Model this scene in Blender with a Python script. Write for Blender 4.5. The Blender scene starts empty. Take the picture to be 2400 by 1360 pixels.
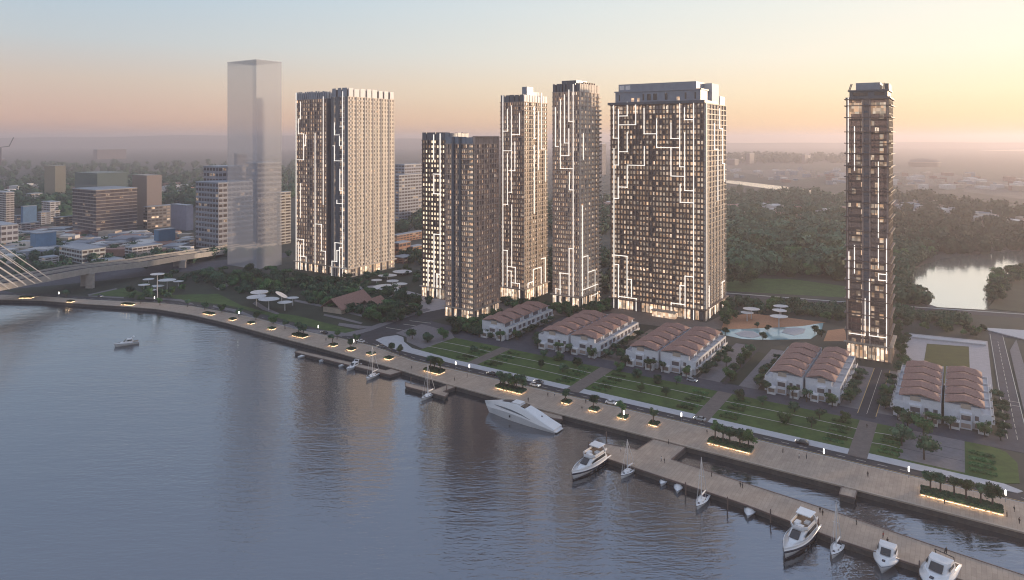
import bpy, bmesh, math, random
from mathutils import Vector
R = math.radians
sc = bpy.context.scene
COL = sc.collection

# ---------------------------------------------------------------- camera
H, F, HZ = 110.0, 1600.0, 325.0            # eye height, focal length and horizon row, in pixels of the 2400 wide photograph
cam = bpy.data.cameras.new('camera'); camo = bpy.data.objects.new('camera', cam); COL.objects.link(camo)
camo.location = (0, 0, H); camo.rotation_euler = (R(90), 0, 0)
cam.sensor_fit = 'HORIZONTAL'; cam.sensor_width = 36; cam.lens = 24; cam.shift_y = -355 / 2400
cam.clip_start = 1; cam.clip_end = 60000
sc.camera = camo
# ---------------------------------------------------------------- world, sun, exposure
SUN_AZ, SUN_EL = 66.0, 5.5
def lin(c):
    return tuple(((v / 255) / 12.92 if v / 255 <= .04045 else ((v / 255 + .055) / 1.055) ** 2.4) for v in c)
w = bpy.data.worlds.new('World'); sc.world = w; w.use_nodes = True
wt = w.node_tree; wn = wt.nodes; wl = wt.links; wn.clear()
def wnode(t, **k):
    n = wn.new(t)
    for a, v in k.items(): setattr(n, a, v)
    return n
def wmath(op, a, b=None, clamp=False):
    n = wnode('ShaderNodeMath', operation=op, use_clamp=clamp)
    for i, v in enumerate((a, b)):
        if v is None: continue
        if isinstance(v, (int, float)): n.inputs[i].default_value = v
        else: wl.new(v, n.inputs[i])
    return n.outputs[0]
geo = wnode('ShaderNodeTexCoord'); sep = wnode('ShaderNodeSeparateXYZ'); wl.new(geo.outputs['Generated'], sep.inputs[0])
X, Y, Z = sep.outputs
elp = wmath('MULTIPLY', wmath('ADD', Z, .03), 1 / .55, True)
hl = wmath('SQRT', wmath('ADD', wmath('MULTIPLY', X, X), wmath('ADD', wmath('MULTIPLY', Y, Y), 1e-5)))
ca = wmath('DIVIDE', wmath('ADD', wmath('MULTIPLY', X, math.sin(R(SUN_AZ - 4))), wmath('MULTIPLY', Y, math.cos(R(SUN_AZ - 4)))), hl)
azf = wmath('MULTIPLY', wmath('ADD', ca, .12), 1 / 1.05, True)
azf = wmath('POWER', azf, 1.25)
def wramp(stops):
    r = wnode('ShaderNodeValToRGB'); cr = r.color_ramp
    while len(cr.elements) < len(stops): cr.elements.new(.5)
    for e, (z, c) in zip(cr.elements, stops):
        e.position = min(1, (z + .03) / .55); e.color = (*lin(c), 1)
    wl.new(elp, r.inputs[0]); return r.outputs[0]
cold = wramp([(-.03, (150, 132, 132)), (0, (186, 154, 146)), (.025, (208, 173, 157)), (.075, (205, 188, 176)), (.125, (190, 197, 201)), (.19, (176, 196, 211)), (.33, (168, 186, 208)), (.52, (172, 184, 206))])
warm = wramp([(-.03, (200, 160, 138)), (0, (240, 188, 142)), (.02, (255, 214, 162)), (.06, (255, 235, 198)), (.11, (253, 243, 222)), (.19, (240, 240, 230)), (.33, (196, 208, 224)), (.52, (170, 188, 216))])
mx = wnode('ShaderNodeMix', data_type='RGBA'); wl.new(azf, mx.inputs[0]); wl.new(cold, mx.inputs[6]); wl.new(warm, mx.inputs[7])
sky = wnode('ShaderNodeTexSky', sky_type='NISHITA'); sky.sun_disc = False; sky.sun_elevation = R(SUN_EL); sky.sun_rotation = R(SUN_AZ)
b1 = wnode('ShaderNodeBackground'); b1.inputs[1].default_value = 1.06; wl.new(mx.outputs[2], b1.inputs[0])
b2 = wnode('ShaderNodeBackground'); b2.inputs[1].default_value = .012; wl.new(sky.outputs[0], b2.inputs[0])
ad = wnode('ShaderNodeAddShader'); wl.new(b1.outputs[0], ad.inputs[0]); wl.new(b2.outputs[0], ad.inputs[1])
wl.new(ad.outputs[0], wnode('ShaderNodeOutputWorld').inputs[0])
sl = bpy.data.lights.new('sun', 'SUN'); sl.energy = 5.0; sl.angle = R(4); sl.color = (1, .74, .5)
so = bpy.data.objects.new('sun', sl); COL.objects.link(so)
sd = Vector((math.sin(R(SUN_AZ)) * math.cos(R(SUN_EL)), math.cos(R(SUN_AZ)) * math.cos(R(SUN_EL)), math.sin(R(SUN_EL))))
so.rotation_euler = sd.to_track_quat('Z', 'Y').to_euler(); so.location = sd * 3000
sc.view_settings.view_transform = 'Standard'; sc.view_settings.look = 'None'
sc.view_settings.exposure = 0; sc.view_settings.gamma = 1
sc.cycles.max_bounces = 6; sc.cycles.diffuse_bounces = 2; sc.cycles.glossy_bounces = 3; sc.cycles.transparent_max_bounces = 8
sc.cycles.volume_bounces = 1; sc.cycles.caustics_reflective = False; sc.cycles.caustics_refractive = False
sc.cycles.sample_clamp_indirect = 3.0; sc.cycles.sample_clamp_direct = 8; sc.cycles.filter_width = 1.1

# ---------------------------------------------------------------- helpers
rnd = random.Random(7)
SV = Vector((.83574, -.54913)); NV = Vector((.54913, .83574))      # street grid: along the quay and inland
ANG = math.atan2(SV.y, SV.x)
LAND = 2.0
def G(px, py, z=LAND):                                              # a point of the photograph on the level z
    d = (H - z) / (py - HZ); return Vector(((px - 1200) * d, F * d, z))
def W(s, n, z=LAND):                                                # a point of the street grid
    return Vector((s * SV.x + n * NV.x, s * SV.y + n * NV.y, z))
def SN(v): return (v.x * SV.x + v.y * SV.y, v.x * NV.x + v.y * NV.y)

def tag(o, label=None, cat=None, group=None, kind=None):
    if label: o['label'] = label
    if cat: o['category'] = cat
    if group: o['group'] = group
    if kind: o['kind'] = kind
    return o
def empty(name, loc=(0, 0, 0), rz=0.0):
    o = bpy.data.objects.new(name, None); COL.objects.link(o); o.location = loc; o.rotation_euler = (0, 0, rz); o.empty_display_size = .5
    return o
def link(name, me, parent=None, loc=(0, 0, 0), rz=0.0, scale=None):
    o = bpy.data.objects.new(name, me); COL.objects.link(o)
    if parent: o.parent = parent
    o.location = loc; o.rotation_euler = (0, 0, rz)
    if scale: o.scale = scale
    return o
def kids(o): return list(o.children)
def copy_tree(o, parent=None):
    c = o.copy(); COL.objects.link(c); c.parent = parent
    for ch in kids(o): copy_tree(ch, c)
    return c

class MB:
    def __init__(s): s.v = []; s.f = []; s.m = []; s.sm = False
    def add(s, vs, fs, m=0):
        b = len(s.v); s.v += [tuple(p) for p in vs]; s.f += [tuple(b + i for i in f) for f in fs]; s.m += [m] * len(fs)
    def box(s, x0, x1, y0, y1, z0, z1, m=0):
        s.add([(x0, y0, z0), (x1, y0, z0), (x1, y1, z0), (x0, y1, z0), (x0, y0, z1), (x1, y0, z1), (x1, y1, z1), (x0, y1, z1)],
              [(3, 2, 1, 0), (4, 5, 6, 7), (0, 1, 5, 4), (1, 2, 6, 5), (2, 3, 7, 6), (3, 0, 4, 7)], m)
    def prism(s, pts, z0, z1, m=0):
        n = len(pts); ar = sum(pts[i][0] * pts[(i + 1) % n][1] - pts[(i + 1) % n][0] * pts[i][1] for i in range(n))
        if ar < 0: pts = pts[::-1]
        s.add([(p[0], p[1], z0) for p in pts] + [(p[0], p[1], z1) for p in pts],
              [tuple(range(n - 1, -1, -1)), tuple(range(n, 2 * n))] + [(i, (i + 1) % n, n + (i + 1) % n, n + i) for i in range(n)], m)
    def loft(s, rings, m=0, cap=True):
        n = len(rings[0]); vs = [p for r in rings for p in r]; fs = []
        for k in range(len(rings) - 1):
            for i in range(n):
                j = (i + 1) % n; fs.append((k * n + i, k * n + j, (k + 1) * n + j, (k + 1) * n + i))
        if cap: fs += [tuple(range(n - 1, -1, -1)), tuple(range((len(rings) - 1) * n, len(rings) * n))]
        s.add(vs, fs, m)
    def tube(s, a, b, r0, r1=None, n=6, m=0):
        a = Vector(a); b = Vector(b); r1 = r0 if r1 is None else r1; d = (b - a).normalized()
        u = d.orthogonal().normalized(); v = d.cross(u)
        s.loft([[a + (u * math.cos(t) + v * math.sin(t)) * r0 for t in [2 * math.pi * i / n for i in range(n)]],
                [b + (u * math.cos(t) + v * math.sin(t)) * r1 for t in [2 * math.pi * i / n for i in range(n)]]], m)
    def bar(s, a, b, wx, wz, m=0):                                   # square bar between two points
        a = Vector(a); b = Vector(b); d = (b - a).normalized(); up = Vector((0, 0, 1)) if abs(d.z) < .9 else Vector((1, 0, 0))
        u = d.cross(up).normalized() * wx / 2; v = u.cross(d).normalized() * wz / 2
        s.loft([[p - u - v, p + u - v, p + u + v, p - u + v] for p in (a, b)], m)
    def lathe(s, prof, c=(0, 0, 0), n=12, m=0):
        s.loft([[(c[0] + r * math.cos(2 * math.pi * i / n), c[1] + r * math.sin(2 * math.pi * i / n), c[2] + z) for i in range(n)] for r, z in prof], m)
    def mesh(s, name, mats):
        me = bpy.data.meshes.new(name); me.from_pydata(s.v, [], s.f)
        for x in (mats if isinstance(mats, (list, tuple)) else [mats]): me.materials.append(x)
        me.polygons.foreach_set('material_index', s.m)
        if s.sm: me.polygons.foreach_set('use_smooth', [True] * len(s.f))
        me.update()
        bm = bmesh.new(); bm.from_mesh(me); bmesh.ops.recalc_face_normals(bm, faces=bm.faces); bm.to_mesh(me); bm.free()
        return me
    def build(s, name, mats, parent=None, loc=(0, 0, 0), rz=0.0): return link(name, s.mesh(name, mats), parent, loc, rz)

# ---------------------------------------------------------------- materials
def mat(name, col, rough=.7, var=0.0, scale=1.0, metal=0.0, bump=0.0, emit=None, es=0.0, alpha=1.0, spec=.5, coord='Object', col2=None, detail=4, coat=0.0, ior=None):
    m = bpy.data.materials.new(name); m.use_nodes = True; t = m.node_tree; b = t.nodes['Principled BSDF']
    b.inputs['Base Color'].default_value = (*col, 1); b.inputs['Roughness'].default_value = rough; b.inputs['Metallic'].default_value = metal
    b.inputs['Specular IOR Level'].default_value = spec; b.inputs['Alpha'].default_value = alpha
    if coat: b.inputs['Coat Weight'].default_value = coat
    if ior: b.inputs['IOR'].default_value = ior
    if emit: b.inputs['Emission Color'].default_value = (*emit, 1); b.inputs['Emission Strength'].default_value = es
    if var or col2 or bump:
        if coord == 'World': src = t.nodes.new('ShaderNodeNewGeometry').outputs['Position']
        else: src = t.nodes.new('ShaderNodeTexCoord').outputs[coord]
        n = t.nodes.new('ShaderNodeTexNoise'); n.inputs['Scale'].default_value = scale; n.inputs['Detail'].default_value = detail; n.inputs['Roughness'].default_value = .65
        t.links.new(src, n.inputs['Vector'])
        if var or col2:
            r = t.nodes.new('ShaderNodeValToRGB'); t.links.new(n.outputs[0], r.inputs[0])
            lo = tuple(c * (1 - var) for c in col); hi = col2 or tuple(min(1, c * (1 + var)) for c in col)
            r.color_ramp.elements[0].position = .33; r.color_ramp.elements[1].position = .67
            r.color_ramp.elements[0].color = (*lo, 1); r.color_ramp.elements[1].color = (*hi, 1)
            t.links.new(r.outputs[0], b.inputs['Base Color'])
        if bump:
            bp = t.nodes.new('ShaderNodeBump'); bp.inputs['Strength'].default_value = bump; bp.inputs['Distance'].default_value = .3
            t.links.new(n.outputs[0], bp.inputs['Height']); t.links.new(bp.outputs[0], b.inputs['Normal'])
    return m
def leafmat(name, dark, light):
    m = mat(name, dark, .75, scale=.35, coord='World', col2=light, detail=3, spec=.2)
    t = m.node_tree; b = t.nodes['Principled BSDF']; src = b.inputs['Base Color'].links[0].from_socket
    oi = t.nodes.new('ShaderNodeObjectInfo'); hs = t.nodes.new('ShaderNodeHueSaturation')
    mr = t.nodes.new('ShaderNodeMapRange'); mr.inputs[3].default_value = .6; mr.inputs[4].default_value = 1.5
    t.links.new(oi.outputs['Random'], mr.inputs[0]); t.links.new(mr.outputs[0], hs.inputs['Value']); t.links.new(src, hs.inputs['Color'])
    mh = t.nodes.new('ShaderNodeMapRange'); mh.inputs[3].default_value = .47; mh.inputs[4].default_value = .52
    t.links.new(oi.outputs['Random'], mh.inputs[0]); t.links.new(mh.outputs[0], hs.inputs['Hue'])
    t.links.new(hs.outputs[0], b.inputs['Base Color']); return m
M = {}
M['leaf'] = leafmat('leaf_green', (.022, .056, .023), (.085, .175, .062))
M['leaf_dark'] = leafmat('leaf_dark_green', (.014, .040, .023), (.052, .112, .058))
M['leaf_teal'] = leafmat('leaf_pale_green', (.03, .075, .045), (.085, .165, .09))
M['bark'] = mat('bark', (.07, .055, .045), .9, .3, 3)
M['ground'] = mat('ground_scrub', (.020, .028, .020), .95, scale=.02, coord='World', col2=(.062, .064, .054), detail=9)
M['park'] = mat('park_ground', (.018, .026, .017), .95, scale=.06, coord='World', col2=(.040, .050, .030), detail=8)
M['lawn'] = mat('lawn_grass', (.030, .068, .012), .95, scale=.22, coord='World', col2=(.068, .122, .024), detail=7)
M['field'] = mat('bare_field', (.085, .075, .07), .95, scale=.03, coord='World', col2=(.17, .145, .13), detail=9)
M['lawn2'] = mat('courtyard_grass', (.055, .062, .012), .95, scale=.25, coord='World', col2=(.085, .09, .018), detail=6)
M['asphalt'] = mat('asphalt', (.034, .035, .045), .85, .28, .35, coord='World', detail=8)
M['asphalt2'] = mat('street_asphalt', (.056, .058, .078), .85, .22, .3, coord='World', detail=8)
M['paving'] = mat('grey_paving', (.17, .16, .175), .8, .14, .5, coord='World', detail=7)
M['white_pave'] = mat('white_paving', (.46, .46, .49), .75, .06, .4, coord='World', detail=6)
M['pale_pave'] = mat('pale_court_paving', (.40, .37, .39), .8, .08, .4, coord='World', detail=6)
M['path'] = mat('path_paving', (.15, .125, .115), .85, .15, .6, coord='World', detail=6)
M['kerb'] = mat('kerb_concrete', (.42, .42, .42), .8, .12, 2)
M['line'] = mat('road_paint', (.62, .6, .54), .7, .15, 2)
M['yline'] = mat('yellow_paint', (.55, .4, .16), .7, .15, 2)
M['quay'] = mat('quay_wall', (.085, .08, .08), .9, .35, .8, coord='World', detail=7)
M['concrete'] = mat('bridge_concrete', (.42, .39, .365), .8, .12, .4)
M['white'] = mat('white_render', (.66, .67, .72), .7, .06, .8)
M['white2'] = mat('white_panel', (.74, .73, .74), .5, .05, .6)
M['tile'] = mat('terracotta_tile', (.31, .18, .15), .8, .2, 1.4, bump=.3)
M['sand'] = mat('sand', (.42, .215, .125), .95, .12, .8)
M['steel'] = mat('grey_metal', (.22, .24, .27), .45, .1, 1, metal=.3)
M['dark'] = mat('dark_metal', (.035, .035, .04), .5, .2, 1)
M['glass'] = mat('dark_glass', (.025, .03, .04), .08, .3, .2, spec=.8)
M['gel'] = mat('boat_gelcoat', (.78, .79, .82), .18, .03, .5, coat=.5)
M['navy'] = mat('boat_navy', (.02, .025, .05), .25)
M['boatglass'] = mat('boat_glass', (.012, .016, .024), .06, spec=.9)
M['teak'] = mat('teak', (.22, .15, .10), .7, .2, 3)
M['alu'] = mat('mast_metal', (.72, .72, .74), .35, metal=.2)
M['led'] = mat('warm_light', (.9, .8, .6), .5, emit=(1, .70, .40), es=6)
M['ledw'] = mat('white_light', (.9, .88, .85), .5, emit=(1, .90, .78), es=1.15)
M['lamp'] = mat('lamp_glow', (.9, .9, .9), .5, emit=(1, .93, .8), es=5)
M['lobby'] = mat('lobby_glow', (.8, .6, .4), .5, emit=(1, .72, .42), es=1.05)

def deck_mat():                                                      # promenade boards: planks in one direction, joints, large scale wear
    m = mat('promenade_boards', (.41, .325, .26), .75, .13, .25, coord='World', detail=8)
    t = m.node_tree; b = t.nodes['Principled BSDF']; src = b.inputs['Base Color'].links[0].from_socket
    g = t.nodes.new('ShaderNodeNewGeometry'); mp = t.nodes.new('ShaderNodeMapping'); mp.inputs['Rotation'].default_value = (0, 0, -ANG)
    t.links.new(g.outputs['Position'], mp.inputs[0])
    br = t.nodes.new('ShaderNodeTexBrick'); br.inputs['Scale'].default_value = 1; br.offset = .5
    br.inputs['Color1'].default_value = (1, 1, 1, 1); br.inputs['Color2'].default_value = (.86, .85, .85, 1); br.inputs['Mortar'].default_value = (.72, .7, .7, 1)
    br.inputs['Brick Width'].default_value = 4.2; br.inputs['Row Height'].default_value = 1.1; br.inputs['Mortar Size'].default_value = .045
    mp.inputs['Rotation'].default_value = (0, 0, -ANG + math.pi / 2)
    t.links.new(mp.outputs[0], br.inputs[0])
    mm = t.nodes.new('ShaderNodeMix'); mm.data_type = 'RGBA'; mm.blend_type = 'MULTIPLY'; mm.inputs[0].default_value = 1
    t.links.new(src, mm.inputs[6]); t.links.new(br.outputs[0], mm.inputs[7]); t.links.new(mm.outputs[2], b.inputs['Base Color']); return m
M['deck'] = deck_mat()

def water_mat(name, col, spec, rough, strength, sx=.15, sy=.5, metal=0.0):
    m = bpy.data.materials.new(name); m.use_nodes = True; t = m.node_tree; b = t.nodes['Principled BSDF']
    b.inputs['Base Color'].default_value = (*col, 1); b.inputs['Roughness'].default_value = rough; b.inputs['IOR'].default_value = 1.6; b.inputs['Metallic'].default_value = metal; b.inputs['Specular IOR Level'].default_value = spec
    g = t.nodes.new('ShaderNodeNewGeometry'); out = None
    for k, (s, sxx, syy, hgt) in enumerate(((1, sx, sy, 1.0), (2.7, sx * 1.2, sy * .8, .55), (.22, sx, sy * .8, 1.6))):
        mp = t.nodes.new('ShaderNodeMapping'); mp.inputs['Scale'].default_value = (sxx * s, syy * s, 1); mp.inputs['Rotation'].default_value = (0, 0, R(6 * k - 4))
        n = t.nodes.new('ShaderNodeTexNoise'); n.inputs['Scale'].default_value = 1; n.inputs['Detail'].default_value = 3; n.inputs['Roughness'].default_value = .55
        t.links.new(g.outputs['Position'], mp.inputs[0]); t.links.new(mp.outputs[0], n.inputs['Vector'])
        mu = t.nodes.new('ShaderNodeMath'); mu.operation = 'MULTIPLY_ADD'; mu.inputs[1].default_value = hgt; t.links.new(n.outputs[0], mu.inputs[0])
        if out: t.links.new(out, mu.inputs[2])
        else: mu.inputs[2].default_value = 0
        out = mu.outputs[0]
    bp = t.nodes.new('ShaderNodeBump'); bp.inputs['Strength'].default_value = strength; bp.inputs['Distance'].default_value = 1.0
    pn = t.nodes.new('ShaderNodeTexNoise'); pn.inputs['Scale'].default_value = .011; pn.inputs['Detail'].default_value = 3; t.links.new(g.outputs['Position'], pn.inputs['Vector'])   # wind patches
    pr = t.nodes.new('ShaderNodeMapRange'); pr.inputs[1].default_value = .35; pr.inputs[2].default_value = .65; pr.inputs[3].default_value = strength * .55; pr.inputs[4].default_value = strength * 1.35; t.links.new(pn.outputs[0], pr.inputs[0]); t.links.new(pr.outputs[0], bp.inputs['Strength'])
    t.links.new(out, bp.inputs['Height']); t.links.new(bp.outputs[0], b.inputs['Normal']); return m
M['water'] = water_mat('river_water', (.25, .275, .318), 1.0, .04, .15, metal=.9)
M['lakewater'] = water_mat('lake_water', (.72, .72, .68), 1.0, .10, .03, metal=.85)
M['poolwater'] = water_mat('pool_water', (.26, .44, .50), .7, .08, .03)

# facade glass: a few kinds of pane, some with the lights on
M['pane_dark'] = mat('pane_dark', (.105, .085, .083), .12, spec=.9)
M['pane_blue'] = mat('pane_blue', (.135, .122, .135), .14, spec=.9)
M['pane_curtain'] = mat('pane_curtain', (.37, .295, .26), .4)
M['pane_dim'] = mat('pane_dim', (.10, .075, .06), .3, emit=(1, .64, .47), es=.27)
M['pane_mid'] = mat('pane_lit', (.2, .15, .1), .3, emit=(1, .70, .46), es=.46)
M['pane_bright'] = mat('pane_bright', (.4, .3, .2), .3, emit=(1, .80, .56), es=.8)
for k_ in ('pane_dim', 'pane_mid', 'pane_bright', 'lobby'):              # rooms differ: brightness and tint of the light vary from pane to pane
    t_ = M[k_].node_tree; b_ = t_.nodes['Principled BSDF']; g_ = t_.nodes.new('ShaderNodeNewGeometry'); wn_ = t_.nodes.new('ShaderNodeTexWhiteNoise'); wn_.noise_dimensions = '3D'
    sn_ = t_.nodes.new('ShaderNodeVectorMath'); sn_.operation = 'SNAP'; sn_.inputs[1].default_value = (1.3, 1.3, 1.6); t_.links.new(g_.outputs['Position'], sn_.inputs[0]); t_.links.new(sn_.outputs[0], wn_.inputs['Vector'])
    mr_ = t_.nodes.new('ShaderNodeMapRange'); e_ = b_.inputs['Emission Strength'].default_value; mr_.inputs[3].default_value = e_ * .25; mr_.inputs[4].default_value = e_ * 1.6
    t_.links.new(wn_.outputs['Value'], mr_.inputs[0]); t_.links.new(mr_.outputs[0], b_.inputs['Emission Strength'])
    mc_ = t_.nodes.new('ShaderNodeMix'); mc_.data_type = 'RGBA'; mc_.inputs[6].default_value = (1, .56, .30, 1); mc_.inputs[7].default_value = (1, .86, .70, 1)
    sp_ = t_.nodes.new('ShaderNodeSeparateColor'); t_.links.new(wn_.outputs['Color'], sp_.inputs[0]); t_.links.new(sp_.outputs[1], mc_.inputs[0]); t_.links.new(mc_.outputs[2], b_.inputs['Emission Color'])
PANES = [M[k] for k in ('pane_dark', 'pane_blue', 'pane_curtain', 'pane_dim', 'pane_mid', 'pane_bright')]
M['fr_dark'] = mat('frame_dark_brown', (.155, .112, .10), .5, .2, .3)
M['fr_brown'] = mat('frame_brown', (.37, .28, .245), .55, .15, .3)
M['fr_cream'] = mat('frame_cream', (.78, .69, .60), .7, .08, .3)
M['fr_tan'] = mat('frame_tan', (.42, .35, .29), .6, .12, .3)
M['fr_grey'] = mat('frame_grey_blue', (.25, .28, .34), .4, .12, .3)
M['fr_pale'] = mat('frame_pale', (.60, .58, .57), .55, .08, .3)
M['pane_glow'] = mat('pane_glow', (.5, .4, .3), .3, emit=(1, .80, .56), es=1.5)
M['pane_bronze'] = mat('pane_bronze', (.30, .235, .215), .16, .12, .08, metal=.7)
M['canopy'] = mat('canopy_white', (.56, .56, .58), .6, .06, .5)
M['fr_rose'] = mat('frame_rose_brown', (.50, .385, .33), .6, .12, .3)
M['slate'] = mat('slate_panel', (.085, .098, .125), .35, .15, .3, spec=.7)
# ---------------------------------------------------------------- the setting: water, ground, quay, roads, lawns
def sheet(name, pts, z, m, z0=None, kind='structure'):
    b = MB(); b.prism([(p[0], p[1]) for p in pts], LAND - .3 if z0 is None else z0, z)
    return tag(b.build(name, m), kind=kind)
def px(*ps): return [G(*p) for p in ps]
def snp(*ps): return [W(*p) for p in ps]
def offset(line, d):
    out = []
    for i, p in enumerate(line):
        a = line[max(0, i - 1)]; c = line[min(len(line) - 1, i + 1)]
        t = (Vector((c[0], c[1])) - Vector((a[0], a[1]))).normalized(); out.append(Vector((p[0] - t.y * d, p[1] + t.x * d, LAND)))
    return out
def ribbon(name, a, b, z, m, **k): return sheet(name, list(a) + list(b)[::-1], z, m, **k)

wb = MB(); wb.add([(-3500, -600, 0), (2500, -600, 0), (2500, 760, 0), (-3500, 760, 0)], [(0, 1, 2, 3)])
tag(wb.build('river_water', M['water']), kind='structure')
SH = [Vector((-2600, 392, 2)), Vector((-1200, 425, 2)), Vector((-600, 446, 2))] + px((0, 702), (100, 704), (200, 712), (283, 717), (367, 723.5), (450, 737), (533, 756), (617, 779), (650, 788), (680, 796), (746, 813), (863, 845), (925, 862)) \
     + snp((-222, 238.6), (-205, 237), (-188, 236), (-146, 234.6), (-90, 234.4), (-30, 234.2), (40, 234), (160, 234), (420, 234))
IN = [Vector((-2600, 412, 2)), Vector((-1200, 446, 2)), Vector((-600, 468, 2))] + px((0, 692), (100, 696), (200, 703), (283, 707), (367, 711), (450, 719), (533, 734), (600, 746.5), (660, 763), (720, 778), (800, 795), (880, 814)) \
     + snp((-222, 250.5), (-206, 251), (-180, 251.5), (-146, 252), (-90, 252.2), (-30, 252.2), (40, 252), (160, 252), (420, 252))
far = [(2400, -1300), (14500, 2500), (14500, 14200), (-14500, 14200), (-14500, 392)]
gb = MB(); gpts = [(p.x, p.y) for p in SH] + [(420 * SV.x + 234 * NV.x, -220)] + far[:0] + [(1800, -220), (14500, -200), (14500, 14200), (-14500, 14200), (-14500, 392)]
gb.prism(gpts, LAND - 4, LAND - .02); tag(gb.build('ground', M['ground']), kind='structure')
# quay wall: a darker face in front of the land, with a pale coping
qb = MB(); so_ = offset(SH, -.5)
for i in range(len(SH) - 1):
    qb.prism([SH[i], SH[i + 1], so_[i + 1], so_[i]], -2, LAND - .28)
tag(qb.build('quay_wall', M['quay']), 'dark concrete quay wall rising from the river below the promenade', 'wall')
ribbon('promenade_paving', offset(SH, -.8), IN, LAND + .10, M['deck'])
cb = MB(); c1 = offset(SH, -.85); c2 = offset(SH, -.25)
for i in range(len(SH) - 1): cb.prism([c1[i], c1[i + 1], c2[i + 1], c2[i]], LAND - .25, LAND + .22)
tag(cb.build('quay_coping', M['fr_tan']), kind='structure')
# riverside road, its lines and the white footway
R1 = offset(IN, .3); R2 = offset(IN, 6.6)
ribbon('riverside_road', IN, R2, LAND + .02, M['asphalt'])
k1 = offset(IN, -.15); k2 = offset(IN, .25); ribbon('road_kerb', k1, k2, LAND + .16, M['kerb'])
l1 = offset(IN, 1.0); l2 = offset(IN, 1.22); ribbon('road_edge_line', l1[3:], l2[3:], LAND + .026, M['yline'])
lb = MB(); mid = offset(IN, 3.5)
for i in range(3, len(mid) - 2):
    a = mid[i]; c = mid[i + 1]; L = (c - a).length; n = int(L / 6)
    for k in range(n):
        p = a.lerp(c, (k + .1) / n); q = a.lerp(c, (k + .55) / n); t = (q - p).normalized(); u = Vector((-t.y, t.x, 0)) * .08
        lb.prism([p - u, q - u, q + u, p + u], LAND + .01, LAND + .026)
tag(lb.build('road_lane_dashes', M['line']), kind='structure')
i0 = 15
LW = px((1000, 812)) and None
sheet('white_footway', snp((-262, 265.5), (-246, 259.4), (-206, 258.2), (-146, 258.2), (-142, 258.2), (-142, 262.8), (-206, 263), (-236, 265.5), (-247, 271.5), (-253, 277.5), (-258.5, 278.5), (-262.3, 272)), LAND + .14, M['white_pave'])
for a, b in ((-135.5, -86.6), (-80.5, -32.3), (-26.3, 14.5)):
    sheet('white_footway', snp((a, 258.2), (b, 258.2), (b + (1.5 if b > 0 else 0), 260.4 if b > 0 else 262.8), (b - (3 if b > 0 else 0), 262.8), (a, 262.8)), LAND + .14, M['white_pave'])
# lawns between the cross paths, thin pale paths through them
PATHS = [(-198.5, -192.8), (-142, -135.5), (-86.6, -80.5), (-32.3, -26.3)]
for a, b in PATHS:
    sheet('cross_path', snp((a, 257.5 if a > -190 else 263), (b, 257.5 if a > -190 else 263), (b, 292.2), (a, 292.2)), LAND + .17, M['path'])
LAWNS = [(-231, -198.5), (-192.8, -142), (-135.5, -86.6), (-80.5, -32.3), (-26.3, -17.6)]
for a, b in LAWNS:
    sheet('lawn', snp((a, 262.8), (b, 262.8), (b, 292), (a + (0 if a > -200 else 2), 292)), LAND + .12, M['lawn'])
    for n0 in (272.6, 282.6):
        P1 = []; P2 = []
        for k in range(13):
            s = a + (b - a) * k / 12; n = n0 + .7 * math.sin(k / 12 * math.pi) - .35; P1.append(W(s, n)); P2.append(W(s, n + .42))
        ribbon('garden_path', P1, P2, LAND + .15, M['pale_pave'])
# paved squares at both ends of the lawns
sheet('paved_square', snp((-17.6, 264.4), (1.2, 264.4), (1.2, 292), (-17.6, 292)), LAND + .13, M['paving'])
sheet('grass_border', snp((-17.6, 262.8), (1.2, 262.8), (1.2, 264.4), (-17.6, 264.4)), LAND + .12, M['lawn'])
jb = MB()
for n in (273.5, 283):
    jb.prism(snp((-17.5, n), (1.1, n), (1.1, n + .25), (-17.5, n + .25)), LAND + .05, LAND + .136)
tag(jb.build('paving_joints', M['asphalt']), kind='structure')
sheet('corner_lawn', snp((1.2, 262.8), (11, 262.8), (15.5, 266), (15.8, 282), (13, 290), (9, 292), (1.2, 292)), LAND + .12, M['lawn'])
sheet('paved_square', snp((-262, 281), (-252, 279), (-246, 272.5), (-231, 268), (-229, 292), (-238, 300), (-262, 303)), LAND + .11, M['paving'])
# streets round the villa blocks
sheet('garden_street', snp((-262, 303), (-238, 300), (-228, 292.3), (19, 292.3), (19, 303.4), (-226, 303.4), (-240, 309), (-275, 312)), LAND + .04, M['asphalt2'])
BLK = [('A', -220, None, -203), ('B', -183.6, -166, -149), ('C', -134.7, -118.2, -101), ('D', -70.3, -54.7, -41), ('E', -22, -5.7, 9.5)]
for a, b, m in ((-201, -186, 'asphalt2'), (-147, -137, 'path'), (-99, -89.2, 'paving'), (-81, -73, 'paving')):
    sheet('side_street', snp((a, 303.4), (b, 303.4), (b, 366), (a, 366)), LAND + .03, M[m])
sheet('planted_median', snp((-89.2, 304.5), (-81, 304.5), (-81, 356), (-89.2, 358)), LAND + .10, M['park'])
sheet('side_street', snp((-87.8, 302), (-86, 302), (-86, 362), (-87.8, 362)), LAND + .12, M['asphalt'])
sheet('side_footway', snp((-41, 303.4), (-34, 303.4), (-34, 362), (-41, 362)), LAND + .05, M['paving'])
sheet('side_footway', snp((-27.4, 303.4), (-22, 303.4), (-22, 362), (-27.4, 362)), LAND + .05, M['paving'])
sheet('two_lane_street', snp((-34, 296), (-27.4, 296), (-27.4, 364), (-34, 364)), LAND + .05, M['asphalt'])
yb = MB()
for s in (-34, -27.6): yb.prism(snp((s, 299), (s + .28, 299), (s + .28, 362), (s, 362)), LAND, LAND + .075)
tag(yb.build('yellow_edge_lines', M['yline']), kind='structure')
yb = MB()
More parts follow.
